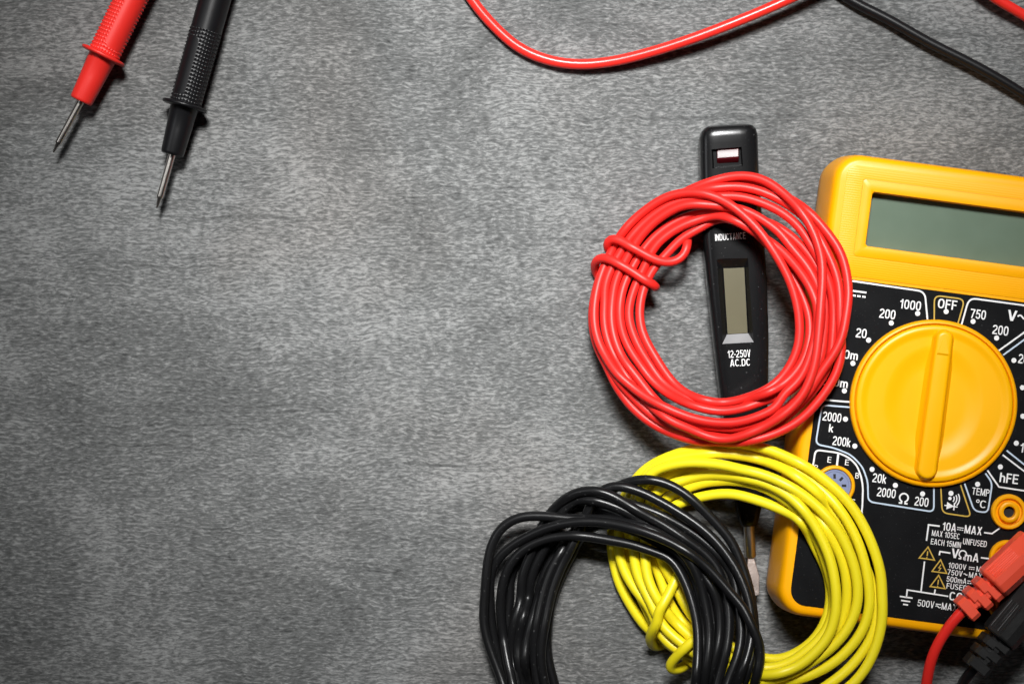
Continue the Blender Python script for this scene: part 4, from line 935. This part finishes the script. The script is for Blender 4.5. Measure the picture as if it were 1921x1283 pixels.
# ------------------------------------------------------------------ test leads
def probe(parent, p_tip, p_nose, p_fl, p_back, panel_ang, ang_half, tex_from, mat_, z=6.25):
    """probe handle with textured grip; axis runs from the tip to the back"""
    T, Nn, F = Vector(U(*p_tip, z)), Vector(U(*p_nose, z)), Vector(U(*p_fl, z))
    B = Vector(U(*p_back, z))
    ax = (B - F).normalized(); L_ = 78.0
    X = Vector((0, 0, 1)); Y = ax.cross(X)
    g = MB(); rings = []; NS = 400; NAg = 144
    pitch = 1.02; nrow = 34
    for i in range(NS + 1):
        s = 0.35 + 34.0 * i / NS; ring = []
        r0 = 4.12 + 0.004 * s
        for k in range(NAg):
            a = 2 * math.pi * k / NAg
            da = (a - panel_ang + math.pi) % (2 * math.pi) - math.pi
            # smooth thumb panel with rounded ends, dots elsewhere
            e = (da / ang_half) ** 2
            inpan = abs(da) < ang_half and 2.3 + 1.4 * e * e < s < tex_from - 2.4 - 1.4 * e * e
            h = 0.0
            if 0.7 < s < tex_from and not inpan:
                h = 0.27 * max(0.0, math.cos(nrow * a) * 0.5 + 0.5) ** 1.5 * max(0.0, math.cos(2 * math.pi * s / pitch) * 0.5 + 0.5) ** 1.5
            elif inpan: h = 0.06
            rr = r0 + h
            ring.append(tuple(F + ax * s + (X * math.cos(a) + Y * math.sin(a)) * rr))
        rings.append(ring)
    for s, r in ((36, 4.25), (60, 4.1), (72, 3.6), (78, 2.6), (84, 2.2), (92, 1.7)):
        rings.append([tuple(F + ax * s + (X * math.cos(2 * math.pi * k / NAg) + Y * math.sin(2 * math.pi * k / NAg)) * r) for k in range(NAg)])
    g.loft(rings); hd = g.build('probe_handle', mat_, parent, 60)
    f = MB(); f.lathe(F, ax, [(-0.62, 4.4), (-0.62, 5.5), (-0.5, 5.95), (-0.2, 6.15), (0.1, 6.15), (0.35, 5.9), (0.5, 5.3), (0.6, 4.2)], 64); f.build('finger_guard', mat_, hd, 60)
    nd = (F - Nn); nl = nd.length
    q = MB(); q.lathe(Nn, nd, [(0, 2.3), (0.05, 2.75), (0.3, 3.02), (0.8, 3.12), (nl * 0.5, 3.4), (nl - 0.9, 3.72), (nl - 0.5, 4.0), (nl, 4.2)], 56); q.build('probe_nose', mat_, hd, 50)
    td = Nn - T; tl = td.length
    m_ = MB(); m_.lathe(T, td, [(0, 0.06), (0.3, 0.25), (2.6, 0.62), (2.9, 0.86), (3.4, 0.9), (tl + 1.0, 0.98)], 32); m_.build('metal_tip', M['steel'], hd, 40)
    e_ = F + ax * 90.0
    return e_, ax

def px_path(pts, step=14):
    S = catmull(pts, step); return [U(x, y, z) for x, y, z in smooth_path(S, 2, False)]

def plug(parent, p_end, p_head, z0, z1, halfw, mat_, ribs, headlen, relief_len, cable_r):
    """right-angle plug: hexagonal grip body and a notched strain relief; z0..z1 heights"""
    E = Vector(U(*p_end, (z0 + z1) / 2)); H = Vector(U(*p_head, (z0 + z1) / 2)); E.z = H.z = 0
    ax = (H - E).normalized(); sd = Vector((ax.y, -ax.x, 0))     # sd: right of the axis when looking along it
    zc = (z0 + z1) / 2; hz = (z1 - z0) / 2
    def sec(s, w, h, zo=0.0, ridge=0.28):
        pts = [(-w, -0.45 * h), (-w * 0.72, -h), (w * 0.72, -h), (w, -0.45 * h), (w, 0.30 * h), (w * 0.62, 0.86 * h), (w * 0.15, h), (-w * ridge, h), (-w * 0.95, 0.34 * h)]
        return [tuple(E + ax * s + sd * a + Vector((0, 0, zc + zo + b))) for a, b in pts]
    b = MB(); s0 = relief_len
    b.loft([sec(s0, halfw * .90, hz * .86), sec(s0 + .35, halfw * .98, hz * .97), sec(s0 + .8, halfw, hz), sec(s0 + headlen - 1.0, halfw * 1.02, hz * 1.02), sec(s0 + headlen - .3, halfw * .98, hz * .97), sec(s0 + headlen, halfw * .85, hz * .85)], smooth=False)
    body = b.build('plug', mat_, parent, 0)
    gm = MB()                                                       # fine grip ribs on the sloping left flank
    for k in range(7):
        t = 0.10 + 0.80 * k / 6
        a0 = -halfw * 0.28 + (-halfw * 0.95 + halfw * 0.28) * t; b0 = hz + (0.34 * hz - hz) * t
        p = [E + ax * s + sd * a0 + Vector((0, 0, zc + b0 + 0.05)) for s in (s0 + 1.2, s0 + headlen * 0.62)]
        gm.tube([tuple(p[0]), tuple((p[0] + p[1]) / 2), tuple(p[1])], 0.16, 6)
    gm.build('grip_ribs', mat_, body, 60)
    st = MB(); nrib = ribs; step = relief_len / nrib
    for k in range(nrib):
        a0 = k * step; w = halfw * (0.80 + 0.07 * k); h = hz * (0.74 + 0.07 * k); rw = step * (0.70 if k else 0.80)
        for side in (-1, 1):                      # notches on the two sides are staggered
            a1 = a0 if side < 0 else a0 + (0.30 * step if k else 0.0)
            r1 = rw if (side < 0 or k) else rw * 0.98
            r1 = min(r1, relief_len - a1)
            def bx(s, f, x1=1.0, top=0.7):
                w = halfw * (0.80 + 0.07 * k) * (0.74 if side < 0 else 1.0)
                q = [(0, -h), (w * x1, -h), (w * x1, h * .45), (w * x1 * .72, h * top), (0, h * top)]
                return [tuple(E + ax * s + sd * (side * x * f) + Vector((0, 0, zc - hz * 0.1 + y * f))) for x, y in q]
            st.loft([bx(a1, .95), bx(a1 + .2, 1), bx(a1 + r1 - .2, 1), bx(a1 + r1, .95)], smooth=False)
            st.loft([bx(a0 + 0.2, .9, .60, .62), bx(min(relief_len + .2, a0 + step + .3), .9, .60, .62)], smooth=False)
    st.build('strain_relief', mat_, body, 0)
    pin = MB(); q = E + ax * (s0 + headlen - 4.2)
    pin.lathe((q.x, q.y, ZP), (0, 0, 1), [(0.1, 1.35), (z0 - ZP + 2.0, 1.35)], 24); pin.build('plug_pin', M['steel'], body)
    return E, ax, zc

rl = root('test_lead', U(194, 104, 0), 'red test lead with textured probe at upper left and red plug in the multimeter', 'test lead', 'multimeter test leads')
e1, a1 = probe(rl, (99.5, 287), (151.5, 191), (194, 104), (250, -10), math.radians(34), math.radians(40), 36.0, M['red_probe'])
bk = lambda v: (CX + v.x * FPX / (CAM_H - v.z), CY - v.y * FPX / (CAM_H - v.z))
ex, ey = bk(e1)
E1, A1, zc1 = plug(rl, (1806.5, 1145), (1917, 1042.5), 25.5, 35.5, 4.6, M['red_plug'], 3, 15.0, 10.2, 1.35)
red_ctl = [(ex, ey, 6.2), (ex + 60, ey - 105, 5.0), (ex + 230, ey - 150, 3), (ex + 420, ey + 60, 2), (800, -130, 1.6), (852, -55, 1.6), (885, 0, 1.7), (932, 55, 1.7), (970, 88, 1.8), (1026, 113, 2.0), (1081, 121.5, 2.4), (1136, 118, 3.0), (1219, 99, 4.2), (1302, 72, 5.4), (1385, 40, 6.2), (1467, 5, 6.6), (1530, -25, 6.8), (1600, -60, 6.6),
           (1700, -85, 5.8), (1800, -52, 5.2), (1871, 0, 4.8), (1909, 22, 4.2), (2000, 85, 2.5), (2130, 260, 1.6), (2215, 640, 1.6), (2190, 1060, 1.6), (2060, 1380, 1.6), (1900, 1500, 2), (1780, 1470, 5), (1737, 1370, 14), (1737, 1290, 21), (1751, 1225, 25.5), (1780, 1175, 28.0), (1800, 1151, zc1 - 1.0), (1812, 1139, zc1 - .8)]
cb = MB(); cb.tube(px_path(red_ctl), 1.42, 16); cb.build('cable', M['red_lead'], rl, 60)

bl_ = root('test_lead', U(347, 198, 0), 'black test lead with probe beside the red probe and plug below the red plug', 'test lead', 'multimeter test leads')
e2, a2 = probe(bl_, (294, 391), (322.5, 291), (347, 198), (403.5, -2), math.radians(-36), math.radians(34), 20.5, M['black_probe'])
ex, ey = bk(e2)
E2, A2, zc2 = plug(bl_, (1827, 1253), (1929, 1130), 24.3, 34.3, 4.75, M['black_plug'], 3, 15.5, 10.0, 1.35)
blk_ctl = [(ex, ey, 6.2), (ex + 40, ey - 110, 4.5), (ex + 240, ey - 210, 2), (1000, -620, 1.5), (1330, -420, 1.5), (1480, -150, 1.5), (1530, -50, 1.6), (1594, 0, 1.8), (1661, 34, 2.2), (1744, 81, 2.6), (1826, 122, 2.8), (1909, 170, 2.6), (2000, 235, 2), (2085, 400, 1.5), (2125, 800, 1.5), (2090, 1200, 1.5), (2000, 1370, 1.6), (1890, 1400, 5), (1815, 1360, 12),
           (1797, 1310, 17), (1803, 1283, 20.5), (1820, 1262, zc2 - 2.0), (1836, 1244, zc2 - 1.0)]
cb = MB(); cb.tube(px_path(blk_ctl), 1.40, 16); cb.build('cable', M['black_lead'], bl_, 60)
